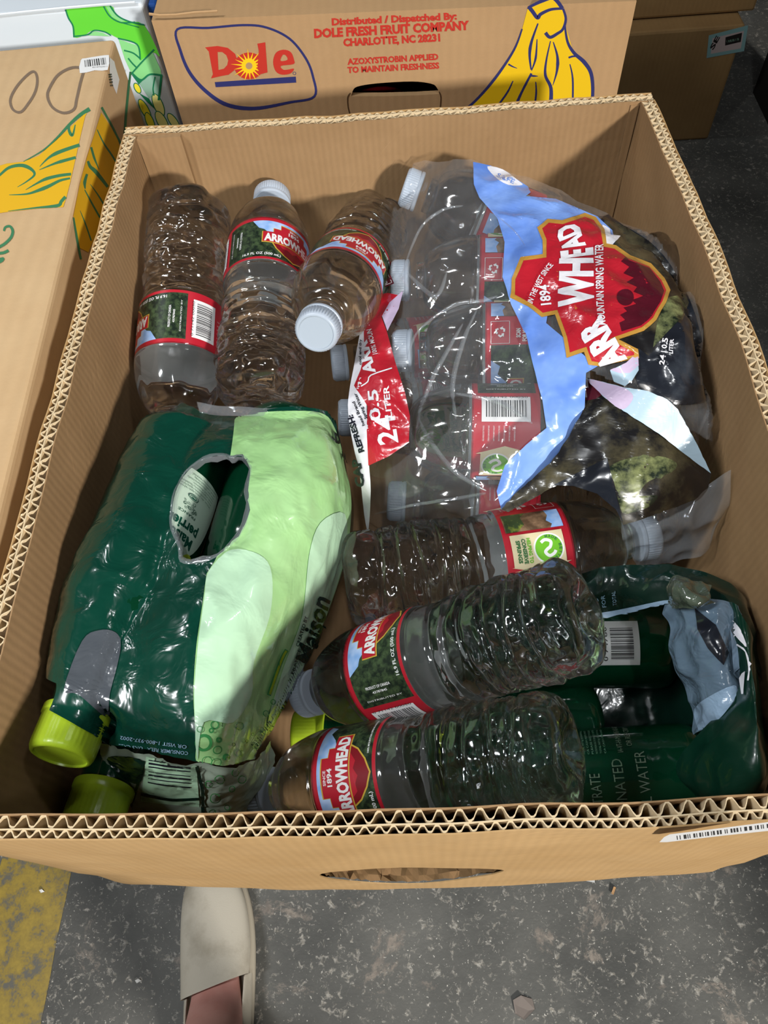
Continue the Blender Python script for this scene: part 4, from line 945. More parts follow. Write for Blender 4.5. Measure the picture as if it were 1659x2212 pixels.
def green_label(kind):
    a = Art(down=False)
    if kind == 'mint' :
        a.poly(LI['mint'], smooth_line([(.020, .002), (.030, .000), (.082, .000), (.086, .020), (.080, .040), (.074, .060), (.060, .078), (.040, .078), (.026, .060), (.018, .030)], 3, True))
        a.poly(LI['lime'], smooth_line([(.024, .078), (.034, .072), (.041, .078), (.040, .088), (.031, .090)], 3, True))
        a.text(LI['pgreen'], 'CREATED BY', (.044, .0735), (.060, .0735), .0016, .01)
        a.text(LI['pgreen'], 'Maison', (.036, .0600), (.066, .0600), .0100, .035).text(LI['pgreen'], 'perrier', (.034, .0485), (.066, .0485), .0100, .035)
        a.text(LI['pgreen'], 'FRANCE', (.042, .0405), (.060, .0405), .0026, .01)
        r = random.Random(3)
        for k in range(16): a.line(LI['pgreen'], disc((.051+(r.random()-.5)*.016, .0345+(r.random()-.5)*.008), .0006+.0008*r.random(), 8), .0003, True, n=2)
        a.poly(LI['pgreen'], disc((.051, .0255), .0052, 20, .0028)).line(LI['mint'], disc((.051, .0255), .0043, 16, .0021), .0003, True, n=2).text(LI['mint'], 'CALLIN', (.0470, .0246), (.0550, .0246), .0018, .01)
        for k, s_ in enumerate(('What do you get when', 'you combine sparkling', 'our signature bubbles', 'natural flavor', 'for an unexpected', 'and refreshing', 'sparkling taste?')): a.text(LI['dim'], s_, (.031, .0200-k*.0026), (.031+.0021*len(s_)*.85, .0200-k*.0026), .0014, .01)
    if kind == 'mint':
        cc = np.array([.051, .046]); a.items = [((cc+(np.asarray(v)-cc)*.72, t), m, l) for (v, t), m, l in a.items]
    if kind == 'code':
        a.poly(LI['grey'], [(.034, -.002), (.064, -.002), (.064, .024), (.034, .024)]).bars(LI['black'], (.038, .002), (.060, .002), .015, 26, 8).text(LI['black'], '0 74780', (.037, .0190), (.060, .0190), .0030, .01)
    if kind == 'text':
        for k in range(9): a.text(LI['dim'], ('CA CASH REFUND', 'PLEASE RECYCLE', 'NUTRITION FACTS SERV SIZE 1 BOTTLE', 'TOTAL FAT 0g SODIUM 0mg')[k % 4], (.056, .048-k*.0025), (.078, .048-k*.0025), .0012, .0)
        a.text(LI['dim2'], 'CARBONATED', (.004, .020), (.052, .020), .0065, -.005).text(LI['dim2'], 'MINERAL WATER', (.002, .006), (.056, .006), .0065, -.005).text(LI['dim2'], 'CONCENTRATE', (.002, .034), (.044, .034), .0065, -.005).text(LI['dim2'], 'IA-VT-HI-MA-ME-NY-VT', (.056, .018), (.082, .018), .0034, 0).text(LI['dim2'], 'OR REF CRV', (.060, .012), (.078, .012), .0034, 0)
    def cyl(v):
        th = v[:, 0]/GC*2*math.pi; n = np.stack([np.cos(th), np.sin(th), th*0], 1)
        return np.stack([(GR+.0001)*np.cos(th), (GR+.0001)*np.sin(th), .030+v[:, 1]], 1), n
    mb = MB(); a.onto(mb, cyl, .0022, step=.00004, base=.0001); o = mb.build('label'); me = o.data; bpy.data.objects.remove(o); return me
LI['dim2'] = lab('faint', '#6f7a6a')
GLAB, GLAB2, GLAB3 = green_label('mint'), green_label('code'), green_label('text')
def green_bottle(base, cap, face_u, label, group, lab):
    base = np.array(base, float); cap = np.array(cap, float); base = cap+(base-cap)/np.linalg.norm(base-cap)*GL
    r = bpy.data.objects.new('sparkling_water_bottle', None); COL.objects.link(r); r.empty_display_size = .02
    tag(r, label, 'bottle', group); place(r, base, cap, face_u, GC); raw('bottle_body', GBODY, r); raw('cap', GCAP, r, (0, 0, GL-.0235)); raw('label', lab, r)
    return r
G3 = 'green bottles inside the green shrink-wrapped pack'
green_bottle((-.140, .258, -.070), (-.1690, .041, -.036), .066, 'green bottle with lime cap poking from the lower left of the green pack', G3, GLAB)
green_bottle((-.074, .268, -.080), (-.103, .058, -.068), .064, 'green bottle seen at the right side of the pack opening', G3, GLAB)
green_bottle((-.150, .225, -.140), (-.1715, .0155, -.090), .051, 'lower green bottle with lime cap just above the front wall at left', G3, GLAB)
G4 = 'green bottles under the torn dark green wrap'
green_bottle((.186, .142, -.180), (-.03, .150, -.186), .050, 'dark green bottle with grey barcode label under the torn dark green wrap', G4, GLAB2)
green_bottle((.186, .048, -.165), (-.03, .050, -.200), .040, 'frontmost dark green bottle with faint lettering along the front right', G4, GLAB3)
green_bottle((.12, .088, -.205), (-.084, .092, -.205), .150, 'green bottle under the front water bottles, its lime cap peeking between their caps', G4, GLAB2)

# ================================================================== film helpers
def offset_loop(P, d):
    P = np.array(P, float); n = len(P); A = .5*sum(P[i-1][0]*P[i][1]-P[i][0]*P[i-1][1] for i in range(n)); s = 1 if A > 0 else -1; o = []
    for i in range(n):
        a, b, c = P[i-1], P[i], P[(i+1) % n]; e1 = (b-a)/np.linalg.norm(b-a); e2 = (c-b)/np.linalg.norm(c-b)
        n1 = np.array([-e1[1], e1[0]])*s; n2 = np.array([-e2[1], e2[0]])*s; m = n1+n2; m /= max(np.linalg.norm(m), .3); k = d/max(.45, np.dot(m, n1)); o.append(tuple(b+m*k))
    return o
def jag(P, amp, n=4, seed=1):
    """torn edge: a loop with small random steps"""
    r = random.Random(seed); o = []
    for i in range(len(P)):
        a = np.array(P[i], float); b = np.array(P[(i+1) % len(P)], float); d = b-a; L = np.hypot(*d); k = max(1, int(L/9)) if n else 1; nn = np.array([-d[1], d[0]])/max(L, 1e-6)
        for q in range(k): o.append(tuple(a+d*q/k+nn*(r.uniform(-amp, amp) if q else 0)))
    return o
def drape(cyls, gap=.0012, neck=.70):
    def f(P):
        z = P[..., 2].copy()
        for b, c, R in cyls:
            b = np.array(b, float); c = np.array(c, float); d = c-b; L = np.linalg.norm(d); e = d/L
            h = e[:2]/np.linalg.norm(e[:2]); w = P[..., :2]-b[:2]; s = w@h/np.linalg.norm(e[:2]); q = w@np.array([-h[1], h[0]])
            rr = np.where(s < L*neck, R, np.interp(s, [L*neck, L*.86, L*.9, L], [R, R*.55, .0155, .0155]))
            ok = (s > -.002) & (s < L) & (abs(q) < rr)
            top = b[2]+e[2]*s+np.sqrt(np.maximum(rr*rr-q*q, 0))+gap
            z = np.where(ok & (top > z), top, z)
        return z
    return f

# ================================================================== green shrink-wrapped pack
pack = thing('green_shrink_pack', (-.12, .15, -BH+.005), 'dark and light green shrink-wrapped bottle pack with torn handle hole at left', 'bottle pack')
def Wp(px, py, z, dx=0, dy=0, dz=0): p = at(px, py, z)+np.array([dx, dy, dz]); return ('w', max(p[0], -.1885), p[1], p[2])
ctrl = [
 [Wp(350, 930, -.15), Wp(375, 892, -.10), Wp(388, 868, -.07), Wp(440, 890, -.055), Wp(515, 896, -.050), Wp(600, 891, -.050), Wp(690, 893, -.060), Wp(722, 925, -.09), Wp(728, 940, -.15)],
 [Wp(282, 985, -.16), Wp(285, 972, -.10), Wp(318, 945, -.055), Wp(410, 950, -.038), Wp(515, 950, -.034), Wp(625, 945, -.036), Wp(710, 950, -.052), Wp(742, 1000, -.10), Wp(742, 1010, -.16)],
 [Wp(225, 1100, -.16), Wp(228, 1088, -.09), Wp(250, 1062, -.05), Wp(360, 1070, -.032), Wp(490, 1075, -.026), Wp(615, 1070, -.028), Wp(720, 1065, -.050), Wp(757, 1090, -.10), Wp(752, 1100, -.17)],
 [Wp(190, 1230, -.16), Wp(188, 1222, -.08), Wp(204, 1200, -.042), Wp(310, 1210, -.030), Wp(450, 1215, -.022), Wp(580, 1210, -.026), Wp(690, 1195, -.055), Wp(746, 1200, -.11), Wp(738, 1210, -.18)],
 [Wp(165, 1400, -.16), Wp(155, 1390, -.07), Wp(172, 1362, -.033), Wp(280, 1360, -.026), Wp(415, 1360, -.018), Wp(540, 1350, -.026), Wp(640, 1340, -.065), Wp(706, 1325, -.12), Wp(695, 1335, -.18)],
 [Wp(170, 1500, -.12), Wp(150, 1492, -.062), Wp(166, 1470, -.030), Wp(265, 1475, -.026), Wp(405, 1480, -.020), Wp(515, 1470, -.032), Wp(600, 1460, -.075), Wp(650, 1455, -.13), Wp(645, 1465, -.18)],
 [Wp(250, 1560, -.10), Wp(248, 1552, -.050), Wp(250, 1540, -.032), Wp(320, 1570, -.030), Wp(415, 1580, -.025), Wp(495, 1580, -.036), Wp(560, 1560, -.080), Wp(600, 1550, -.13), Wp(600, 1560, -.18)],
 [Wp(240, 1618, -.10), Wp(240, 1614, -.060), Wp(244, 1608, -.048), Wp(320, 1622, -.044), Wp(425, 1646, -.038), Wp(485, 1655, -.044), Wp(522, 1646, -.070), Wp(556, 1630, -.12), Wp(560, 1640, -.17)]]
GP = [((-.140, .258, -.070), (-.1690, .041, -.036)), ((-.074, .268, -.080), (-.103, .058, -.068))]
GP = [(np.array(c)+(np.array(b)-np.array(c))/np.linalg.norm(np.array(b)-np.array(c))*GL, c, GR+.0003) for b, c in GP]
pf = Film(ctrl, 110, 130, ((16, 22, 30, .0022), (70, 40, 60, .0011), (150, 90, 120, .0006)), over=drape(GP, .0015, .57), seed=3)
handle = smooth_line([(372, 1105), (380, 1060), (402, 1022), (440, 992), (480, 984), (500, 990), (522, 986), (540, 1012), (533, 1060), (536, 1100), (520, 1150), (470, 1198), (425, 1212), (392, 1208), (388, 1178), (372, 1140)], 3, True)
pf.hole(handle)
mb = MB(); pf.mesh(mb, FI['dark_green']); mb.build('dark_green_film', pack, smooth=True)
ar = Art()
lite = smooth_line([(508, 897), (600, 889), (690, 892), (722, 925), (745, 1005), (758, 1090), (746, 1200), (706, 1325), (650, 1455), (600, 1550), (556, 1632), (522, 1648), (485, 1656), (428, 1648), (424, 1600), (418, 1500), (424, 1400), (440, 1290), (447, 1240)], 5)
lite = [tuple(p) for p in lite]+[(470, 1204), (522, 1153), (540, 1102), (537, 1060), (545, 1012), (525, 982), (498, 985), (504, 940)]
ar.poly(FI['light_green'], lite)
ar.poly(FI['mint'], smooth_line([(427, 1640), (420, 1500), (427, 1400), (443, 1290), (452, 1236), (500, 1190), (560, 1200), (585, 1240), (580, 1330), (545, 1430), (540, 1500), (500, 1560), (440, 1560)], 4, True), lift=.0009)
ar.poly(FI['mint'], smooth_line([(690, 1130), (742, 1110), (742, 1200), (705, 1320), (650, 1450), (600, 1545), (575, 1560), (610, 1440), (650, 1330), (665, 1200)], 4, True), lift=.0009)
ar.poly(mat('film_window', '#4a4f55', .2, .5, coat=.6, bump=(60, .4, .004, .6)), smooth_line([(178, 1385), (215, 1362), (248, 1366), (262, 1392), (254, 1440), (238, 1500), (229, 1548), (170, 1500), (140, 1488)], 4, True))
for s_, a, b in (('CONTACT US', (330, 1634), (262, 1622)), ('CONSUMER RELATIONS CALL', (408, 1622), (258, 1606)), ('OR VISIT 1-800-937-2002', (405, 1608), (262, 1588))): ar.text(FI['silver'], s_, a, b, 8, .01)
for x, y, r, w in ((440, 1603, 15, 6), (463, 1566, 8, 2.5), (515, 1568, 8, 2), (471, 1597, 4, 4), (468, 1618, 8, 2), (486, 1634, 5, 5), (514, 1626, 7, 2.5), (432, 1575, 6, 1.5), (527, 1600, 4, 2), (448, 1641, 10, 1.5), (466, 1645, 9, 1.5), (500, 1607, 3, 2), (570, 1540, 6, 2), (560, 1575, 5, 2), (585, 1515, 5, 1.5), (548, 1610, 6, 2), (455, 1578, 4, 3), (540, 1585, 3, 2)):
    ar.line(FI['print_green'], disc((x, y), r, 16), w, True, n=2)
ar.line(FI['print_green'], [(575, 1500), (600, 1430), (614, 1402)], 9).line(FI['lime'], [(577, 1498), (601, 1428), (613, 1404)], 5)
ar.text(FI['deep'], 'CREATED BY', (640, 1395), (660, 1330), 7, .02)
ar.text(FI['deep'], 'Maison', (668, 1440), (708, 1292), 40, .03, .25).text(FI['deep'], 'perrier', (695, 1455), (742, 1320), 34, .03, .25)
ar.text(FI['deep'], 'FRANCE', (628, 1455), (645, 1400), 7, .02)
for x, y, r1, r2, ro in ((602, 1045, 26, 44, .2),): pass
ar.text(FI['deep'], '6', (732, 960), (722, 935), 16, .02).text(FI['deep'], 'x', (745, 1000), (738, 978), 12, .02)
ar.onto(mb2 := MB(), pf.surf, 11, step=.00005, base=.0004, L3=.0035)
mb2.build('light_green_film', pack, smooth=True)
# clear torn lip around the handle hole
hp = np.array(handle); c0 = hp.mean(0); V = []
Ph, Nh = pf.surf(c0+(hp-c0)*1.05)
for k, q in enumerate((1.05, 1.0, .965, .94)):
    P, Nn = pf.surf(c0+(hp-c0)*1.06)
    base_ = np.where(np.isfinite(P), P, np.nanmean(P, axis=0)); inn = np.array([at(*(c0+(h-c0)*q*(1+.10*mnoise.noise(Vector((i*.4, 3.3, k*.3)))*(k > 1))), base_[i, 2]) for i, h in enumerate(hp)])
    inn[:, 2] += (.0004, .0012, .0006, -.003)[k]+np.array([.0012*mnoise.noise(Vector((i*.35, k, 0))) for i in range(len(hp))]); V.append(np.concatenate([inn, inn[:1]]))
mb = MB(); mb.grid(np.array(V), CLEAR2); mb.build('torn_hole_edge', pack, smooth=True)
# clear seam along the far edge
sm = Film([[(425, 868, -.050), (480, 878, -.046), (560, 880, -.045), (640, 880, -.05), (700, 888, -.058)], [(432, 892, -.050), (510, 900, -.046), (600, 895, -.045), (680, 897, -.052), (712, 905, -.062)]], 40, 8, ((60, 60, 60, .002),), seed=5)
mb = MB(); sm.mesh(mb, CLEAR2); mb.build('clear_seam', pack, smooth=True)
# front end of the wrap, hanging down in shade with printed bubbles and the code panel
ef = Film([[Wp(214, 1606, -.058), Wp(300, 1625, -.055), Wp(420, 1648, -.048), Wp(490, 1655, -.052), Wp(545, 1640, -.09), Wp(585, 1600, -.13)],
           [Wp(232, 1650, -.085), Wp(305, 1680, -.085), Wp(420, 1700, -.085), Wp(500, 1705, -.09), Wp(552, 1690, -.12), Wp(590, 1650, -.15)],
           [Wp(262, 1705, -.12), Wp(320, 1740, -.12), Wp(425, 1755, -.12), Wp(490, 1755, -.12), Wp(530, 1740, -.145), Wp(570, 1700, -.17)],
           [Wp(300, 1770, -.15), Wp(345, 1800, -.15), Wp(425, 1810, -.15), Wp(480, 1810, -.15), Wp(510, 1800, -.165), Wp(545, 1770, -.19)]], 60, 50, ((60, 60, 60, .0025), (110, 110, 110, .0014)), seed=8)
ar = Art().poly(FI['mint'], [(316, 1632), (425, 1652), (432, 1742), (306, 1730)]).bars(FI['ink'], (322, 1690), (322, 1637), -0.1, 1)
for k, y in enumerate((1640, 1647, 1654, 1664, 1671, 1679, 1688)): ar.line(FI['ink'], [(322, y), (365, y+6), (412, y+10)], (2.5, 4, 2.5, 1.8, 3.5, 2, 2.6)[k])
ar.poly(FI['deep'], smooth_line([(236, 1632), (300, 1636), (312, 1660), (302, 1690), (270, 1680), (244, 1655)], 3, True))
ar.line(FI['deep'], [(312, 1640), (300, 1690), (284, 1742)], 6).line(FI['deep'], [(425, 1652), (438, 1700), (440, 1760)], 7).line(FI['deep'], [(306, 1712), (370, 1724), (434, 1722)], 6)
for x, y, r in ((452, 1690, 7), (475, 1680, 9), (500, 1700, 6), (465, 1720, 10), (490, 1740, 6), (520, 1680, 8), (460, 1750, 6), (250, 1680, 6), (275, 1700, 5), (505, 1665, 7)): ar.line(FI['print_green'], disc((x, y), r, 14), 1.8, True, n=2)
mb = MB(); ef.mesh(mb, MILKY); ar.onto(mb, ef.surf, 12, step=.00004, base=.0006, L3=.0035); mb.build('end_film', pack, smooth=True)

# ================================================================== torn clear and printed wrap around the red-label bottles
wrap = thing('torn_bottle_wrap', (.10, .34, -BH+.005), 'torn clear wrap printed with blue sky, red shield and dark forest over bottles at right', 'plastic wrap')
CY = [(b, c, BR) for b, c, u, l in PK[:5]]
CY = [(np.array(c)+(np.array(b)-np.array(c))/np.linalg.norm(np.array(b)-np.array(c))*BL, c, BR) for b, c, R in CY]
def wx(px, py, z, m=.1955):
    p = at(px, py, z); return ('w', min(p[0], m), min(p[1], .4945), p[2])
bc = [
 [wx(880, 366, -.045), wx(900, 352, -.030), wx(960, 349, -.020), wx(1026, 352, -.018), wx(1100, 374, -.020), wx(1200, 414, -.024), wx(1300, 462, -.030), wx(1375, 500, -.045), wx(1400, 525, -.09)],
 [wx(850, 470, -.060), wx(885, 430, -.040), wx(960, 445, -.026), wx(1060, 450, -.018), wx(1150, 470, -.014), wx(1250, 500, -.014), wx(1345, 540, -.018), wx(1440, 590, -.030), wx(1448, 605, -.09)],
 [wx(815, 560, -.065), wx(870, 560, -.045), wx(950, 560, -.030), wx(1060, 560, -.020), wx(1150, 580, -.014), wx(1260, 600, -.010), wx(1375, 630, -.012), wx(1482, 680, -.022), wx(1480, 700, -.09)],
 [wx(800, 660, -.070), wx(860, 660, -.050), wx(950, 665, -.035), wx(1060, 670, -.024), wx(1150, 690, -.016), wx(1270, 710, -.010), wx(1395, 740, -.012), wx(1508, 770, -.022), wx(1505, 790, -.09)],
 [wx(792, 760, -.075), wx(855, 765, -.055), wx(950, 770, -.040), wx(1070, 775, -.028), wx(1165, 790, -.020), wx(1275, 810, -.018), wx(1400, 835, -.020), wx(1520, 850, -.032), wx(1520, 880, -.10)],
 [wx(788, 880, -.085), wx(850, 880, -.060), wx(950, 885, -.048), wx(1075, 890, -.036), wx(1180, 905, -.032), wx(1280, 905, -.035), wx(1400, 915, -.040), wx(1528, 950, -.055), wx(1530, 980, -.11)],
 [wx(785, 990, -.100), wx(850, 995, -.075), wx(950, 1000, -.060), wx(1060, 1000, -.048), wx(1150, 1000, -.045), wx(1250, 985, -.055), wx(1370, 985, -.065), wx(1500, 1020, -.080), wx(1530, 1040, -.13)],
 [wx(790, 1090, -.115), wx(850, 1092, -.095), wx(940, 1085, -.080), wx(1030, 1080, -.068), wx(1085, 1095, -.060), wx(1180, 1070, -.09), wx(1300, 1050, -.10), wx(1420, 1060, -.11), wx(1500, 1080, -.15)],
 [wx(800, 1145, -.150), wx(860, 1150, -.130), wx(930, 1130, -.115), wx(1000, 1115, -.10), wx(1060, 1130, -.09), wx(1150, 1110, -.13), wx(1260, 1100, -.14), wx(1380, 1090, -.15), wx(1480, 1100, -.17)]]
bf = Film(bc, 150, 150, ((20, 24, 20, .0030), (46, 38, 40, .0022), (110, 90, 100, .0009)), over=drape(CY, .0012), seed=11)
bf.only([(893, 345), (960, 340), (1030, 345), (1130, 375), (1310, 455), (1420, 515), (1500, 640), (1540, 800), (1550, 960), (1440, 900), (1380, 850), (1275, 800), (1262, 880), (1190, 1010), (1082, 1110), (1030, 1130), (960, 1120), (870, 1160), (790, 1160), (770, 1000), (760, 840), (800, 560), (842, 450), (885, 440)])
mb = MB(); bf.mesh(mb, CLEAR); mb.build('clear_film', wrap, smooth=True)
ar = Art()
ar.poly(FI['night'], smooth_line([(1300, 470), (1345, 488), (1402, 522), (1450, 575), (1492, 655), (1518, 745), (1530, 830), (1515, 868), (1450, 872), (1385, 842), (1372, 800), (1378, 760), (1330, 700), (1270, 600)], 3, True))
ar.poly(FI['forest'], [(1305, 470), (1345, 489), (1402, 522), (1452, 580), (1488, 655), (1470, 700), (1445, 690), (1425, 745), (1400, 770), (1380, 755), (1330, 745), (1300, 600)])
ar.poly(FI['pine'], [(1418, 700), (1440, 645), (1462, 640), (1480, 662), (1470, 690), (1440, 720), (1410, 752)])
sky = [(1022, 352), (1060, 360), (1110, 386), (1140, 405), (1146, 418), (1136, 426), (1200, 432), (1290, 470), (1322, 500), (1328, 525), (1300, 560), (1200, 580), (1180, 700), (1290, 792), (1266, 806), (1262, 880), (1225, 950), (1190, 1000), (1120, 1060), (1082, 1100), (1074, 1062), (1092, 1005), (1135, 962), (1180, 925), (1172, 865), (1152, 790), (1136, 722), (1105, 660), (1086, 600), (1090, 525), (1075, 472), (1036, 430), (1024, 400)]
ar.poly(FI['sky'], sky)
ar.poly(FI['white'], smooth_line([(1052, 362), (1085, 368), (1118, 392), (1128, 402), (1098, 402), (1068, 384)], 3, True)).text(FI['sky'], 'SAFE', (1072, 384), (1108, 400), 9, .02)
ar.poly(FI['white'], jag([(1300, 488), (1316, 497), (1318, 510), (1338, 512), (1322, 532), (1306, 528)], 1.5, 1, 3))
sh_ = [(1182, 476), (1214, 479), (1262, 463), (1286, 472), (1304, 498), (1309, 529), (1330, 533), (1360, 555), (1405, 572), (1434, 604), (1446, 630), (1437, 657), (1416, 694), (1390, 717), (1335, 736), (1376, 757), (1379, 775), (1292, 792), (1271, 789), (1262, 762), (1224, 775), (1217, 732), (1200, 682), (1170, 688), (1140, 664), (1103, 645), (1106, 604), (1126, 558), (1172, 552), (1172, 522), (1161, 494)]
ar.poly(FI['gold'], sh_)
ar.poly(FI['red'], offset_loop(sh_, 8.5))
ar.poly(FI['dred'], [(1330, 541), (1357, 566), (1401, 583), (1424, 612), (1432, 632), (1425, 655), (1406, 686), (1384, 706), (1341, 719), (1336, 700), (1348, 694), (1338, 684), (1352, 676), (1345, 668), (1372, 660), (1362, 652), (1388, 643), (1366, 634), (1374, 624), (1352, 614), (1368, 604), (1346, 594), (1358, 580), (1340, 568), (1350, 560)])
ar.poly(FI['dred'], disc((1349, 646), 18, 20))
ar.text(FI['white'], 'ARR', (1352, 779), (1292, 684), 56, .05).text(FI['white'], 'WH', (1278, 666), (1277, 562), 70, .05).text(FI['white'], 'E', (1278, 556), (1276, 539), 68, .05).text(FI['white'], 'AD', (1262, 535), (1241, 484), 48, .05)
ar.text(FI['white'], 'MOUNTAIN SPRING WATER', (1306, 706), (1300, 532), 17, .02).text(FI['white'], '1894', (1192, 662), (1187, 618), 25, .03).text(FI['white'], 'IN THE WEST SINCE', (1150, 662), (1196, 578), 12, .02, bend=5)
ar.text(FI['white'], '24 | 0.5', (1432, 790), (1440, 736), 12, .02).text(FI['white'], 'LITER', (1450, 768), (1453, 738), 9, .02)
ar.onto(mb2 := MB(), bf.surf, 11, step=.00009, base=.0006, L3=.0025); mb2.build('printed_panel', wrap, smooth=True)
# dark forest flap torn loose and folded over the middle bottle
ff_ = Film([[(1258, 812, -.030), (1330, 850, -.020), (1400, 905, -.022), (1470, 960, -.034), wx(1540, 1022, -.048)],
            [(1215, 912, -.036), (1300, 930, -.028), (1380, 965, -.026), (1460, 1010, -.036), wx(1540, 1046, -.052)],
            [(1155, 1010, -.046), (1250, 1008, -.038), (1330, 1030, -.032), (1420, 1070, -.042), wx(1520, 1082, -.058)],
            [(1072, 1100, -.058), (1190, 1075, -.052), (1310, 1100, -.046), (1400, 1128, -.052), (1480, 1112, -.064)],
            [(1072, 1125, -.062), (1190, 1105, -.060), (1318, 1140, -.052), (1390, 1160, -.058), (1480, 1140, -.070)]], 70, 70, ((24, 30, 24, .0024), (80, 60, 60, .0010)), seed=21)
ar = Art()
body = jag([(1266, 862), (1304, 856), (1336, 880), (1372, 906), (1420, 932), (1466, 962), (1536, 1022), (1528, 1054), (1500, 1080), (1424, 1108), (1346, 1134), (1336, 1110), (1325, 1070), (1312, 992), (1240, 1028), (1160, 1072), (1098, 1106), (1082, 1100), (1120, 1060), (1190, 1000), (1225, 950), (1258, 890)], 1.2, 1, 5)
ar.poly(FI['forest'], body).poly(FI['maroon'], [(1266, 818), (1284, 832), (1302, 852), (1288, 862), (1266, 866)])
ar.poly(FI['pine'], jag(smooth_line([(1316, 1010), (1360, 990), (1420, 985), (1460, 1000), (1450, 1020), (1400, 1040), (1380, 1070), (1420, 1070), (1400, 1095), (1350, 1110), (1338, 1090), (1326, 1040)], 3, True), 5, 1, 9))
ar.poly(FI['night'], [(1195, 1048), (1312, 990), (1345, 1128), (1330, 1100), (1290, 1066), (1240, 1050)])
ar.onto(mb2 := MB(), ff_.surf, 12, step=.00004, base=.0003, L3=.0035); mb2.build('forest_flap', wrap, smooth=True)
ff2 = Film([[(1262, 813, -.022), (1350, 836, -.008), (1412, 846, -.004), (1464, 880, -.012), (1508, 955, -.028), wx(1542, 1026, -.044)],
            [(1268, 824, -.026), (1300, 862, -.014), (1362, 902, -.014), (1422, 938, -.022), (1482, 985, -.034), wx(1540, 1030, -.046)]], 50, 14, ((30, 30, 30, .0010),), seed=23)
ar = Art().poly(FI['pale'], jag([(1266, 816), (1350, 838), (1400, 845), (1440, 862), (1464, 884), (1500, 950), (1536, 1022), (1482, 983), (1422, 936), (1362, 898), (1302, 856)], .8, 1, 7)).poly(FI['lilac'], smooth_line([(1270, 819), (1320, 831), (1352, 840), (1368, 856), (1358, 876), (1340, 884), (1306, 858)], 3, True))
ar.onto(mb2 := MB(), ff2.surf, 10, step=.00004, base=.0003, L3=.0035); mb2.build('pale_folded_edge', wrap, smooth=True)
ff3 = Film([[(1300, 800, -.016), (1340, 790, -.012), (1385, 752, -.010)], [(1312, 828, -.020), (1350, 836, -.018), (1386, 812, -.012)]], 16, 12, seed=24)
ar = Art().poly(FI['pale'], [(1318, 800), (1378, 772), (1380, 800), (1366, 822), (1350, 834), (1326, 824)]).poly(FI['lilac'], [(1318, 799), (1352, 784), (1378, 760), (1380, 790), (1360, 806), (1338, 806)])
ar.onto(mb2 := MB(), ff3.surf, 10, step=.00004, base=.0003, L3=.0035); mb2.build('curled_tip', wrap, smooth=True)
# clear tail of the wrap around the white cap at right
ct = Film([[(1340, 1112, -.062), (1440, 1095, -.060), wx(1520, 1050, -.055), wx(1580, 1010, -.045)], [(1346, 1165, -.078), (1440, 1150, -.068), wx(1530, 1120, -.066), wx(1580, 1075, -.060)], [(1376, 1210, -.105), (1440, 1208, -.10), wx(1510, 1195, -.09), wx(1556, 1140, -.085)]], 50, 40, ((30, 30, 30, .004), (70, 60, 60, .0025)), over=drape([((-.03, .162, -.1), (.166, .188, -.108), BR)], .002), seed=31)
mb = MB(); ct.mesh(mb, CLEAR2); mb.build('clear_tail', wrap, smooth=True)
# red and white strip along the left edge
rs = Film([[(800, 590, -.055), (826, 560, -.050), (862, 560, -.046)], [(786, 660, -.058), (820, 645, -.050), (884, 625, -.044)], [(776, 735, -.060), (810, 735, -.052), (866, 730, -.046)], [(757, 830, -.062), (805, 830, -.052), (880, 830, -.046)], [(746, 895, -.066), (810, 905, -.056), (892, 905, -.048)], [(750, 960, -.072), (812, 970, -.060), (896, 970, -.052)], [(764, 1040, -.085), (796, 1040, -.075), (850, 1040, -.066)], [(786, 1150, -.11), (800, 1150, -.105), (815, 1150, -.10)]], 30, 90, ((30, 30, 30, .0022), (70, 60, 60, .0012)), over=drape(CY, .0035), seed=41)
ar = Art()
ar.poly(FI['white'], smooth_line([(784, 695), (796, 660), (800, 760), (792, 860), (798, 940), (798, 1000), (802, 1060), (797, 1146), (788, 1110), (778, 1020), (764, 960), (753, 890), (755, 850), (764, 800), (774, 745)], 3, True))
ar.poly(FI['red'], [(800, 642), (838, 634), (866, 640), (838, 686), (824, 684), (836, 716), (858, 795), (876, 850), (886, 900), (884, 956), (840, 986), (797, 1006), (793, 930), (795, 878), (766, 834), (780, 800), (788, 770), (787, 710)])
ar.poly(FI['lilac'], [(826, 684), (842, 655), (872, 628), (862, 668), (838, 716)])
ar.poly(FI['maroon'], [(802, 594), (826, 548), (852, 614), (818, 628)]).line(FI['white'], [(805, 595), (826, 556), (847, 612), (819, 623)], 2, True, n=1).text(FI['white'], 'WARNING:', (820, 618), (812, 585), 8, .03).text(FI['white'], 'CHOKING HAZARD', (838, 614), (822, 566), 9, .03)
ar.text(FI['white'], '24', (861, 957), (851, 896), 44, .02).text(FI['white'], '0.5', (823, 910), (816, 842), 22, .02).text(FI['white'], 'LITER', (848, 903), (840, 834), 13, .02)
ar.line(FI['white'], [(781, 836), (796, 826), (803, 812), (848, 797)], 2.6, n=3).text(FI['white'], 'ARR', (812, 806), (793, 735), 24, .04).text(FI['white'], '100% MOUN', (817, 766), (804, 712), 11, .01)
ar.text(FI['ink'], 'REFRESH:', (789, 975), (763, 896), 12, .04).text(FI['ink'], 'head Brand', (790, 920), (768, 868), 7, .02).text(FI['ink'], 'Spring Water', (796, 905), (772, 850), 7, .02).text(FI['ink'], 'CAP', (790, 1050), (780, 990), 18, .05).text(FI['ink'], 'cool and dry', (783, 790), (783, 735), 6, .02)
ar.onto(mb2 := MB(), rs.surf, 9, step=.00004, base=.0006, L3=.0035); mb2.build('red_strip', wrap, smooth=True)
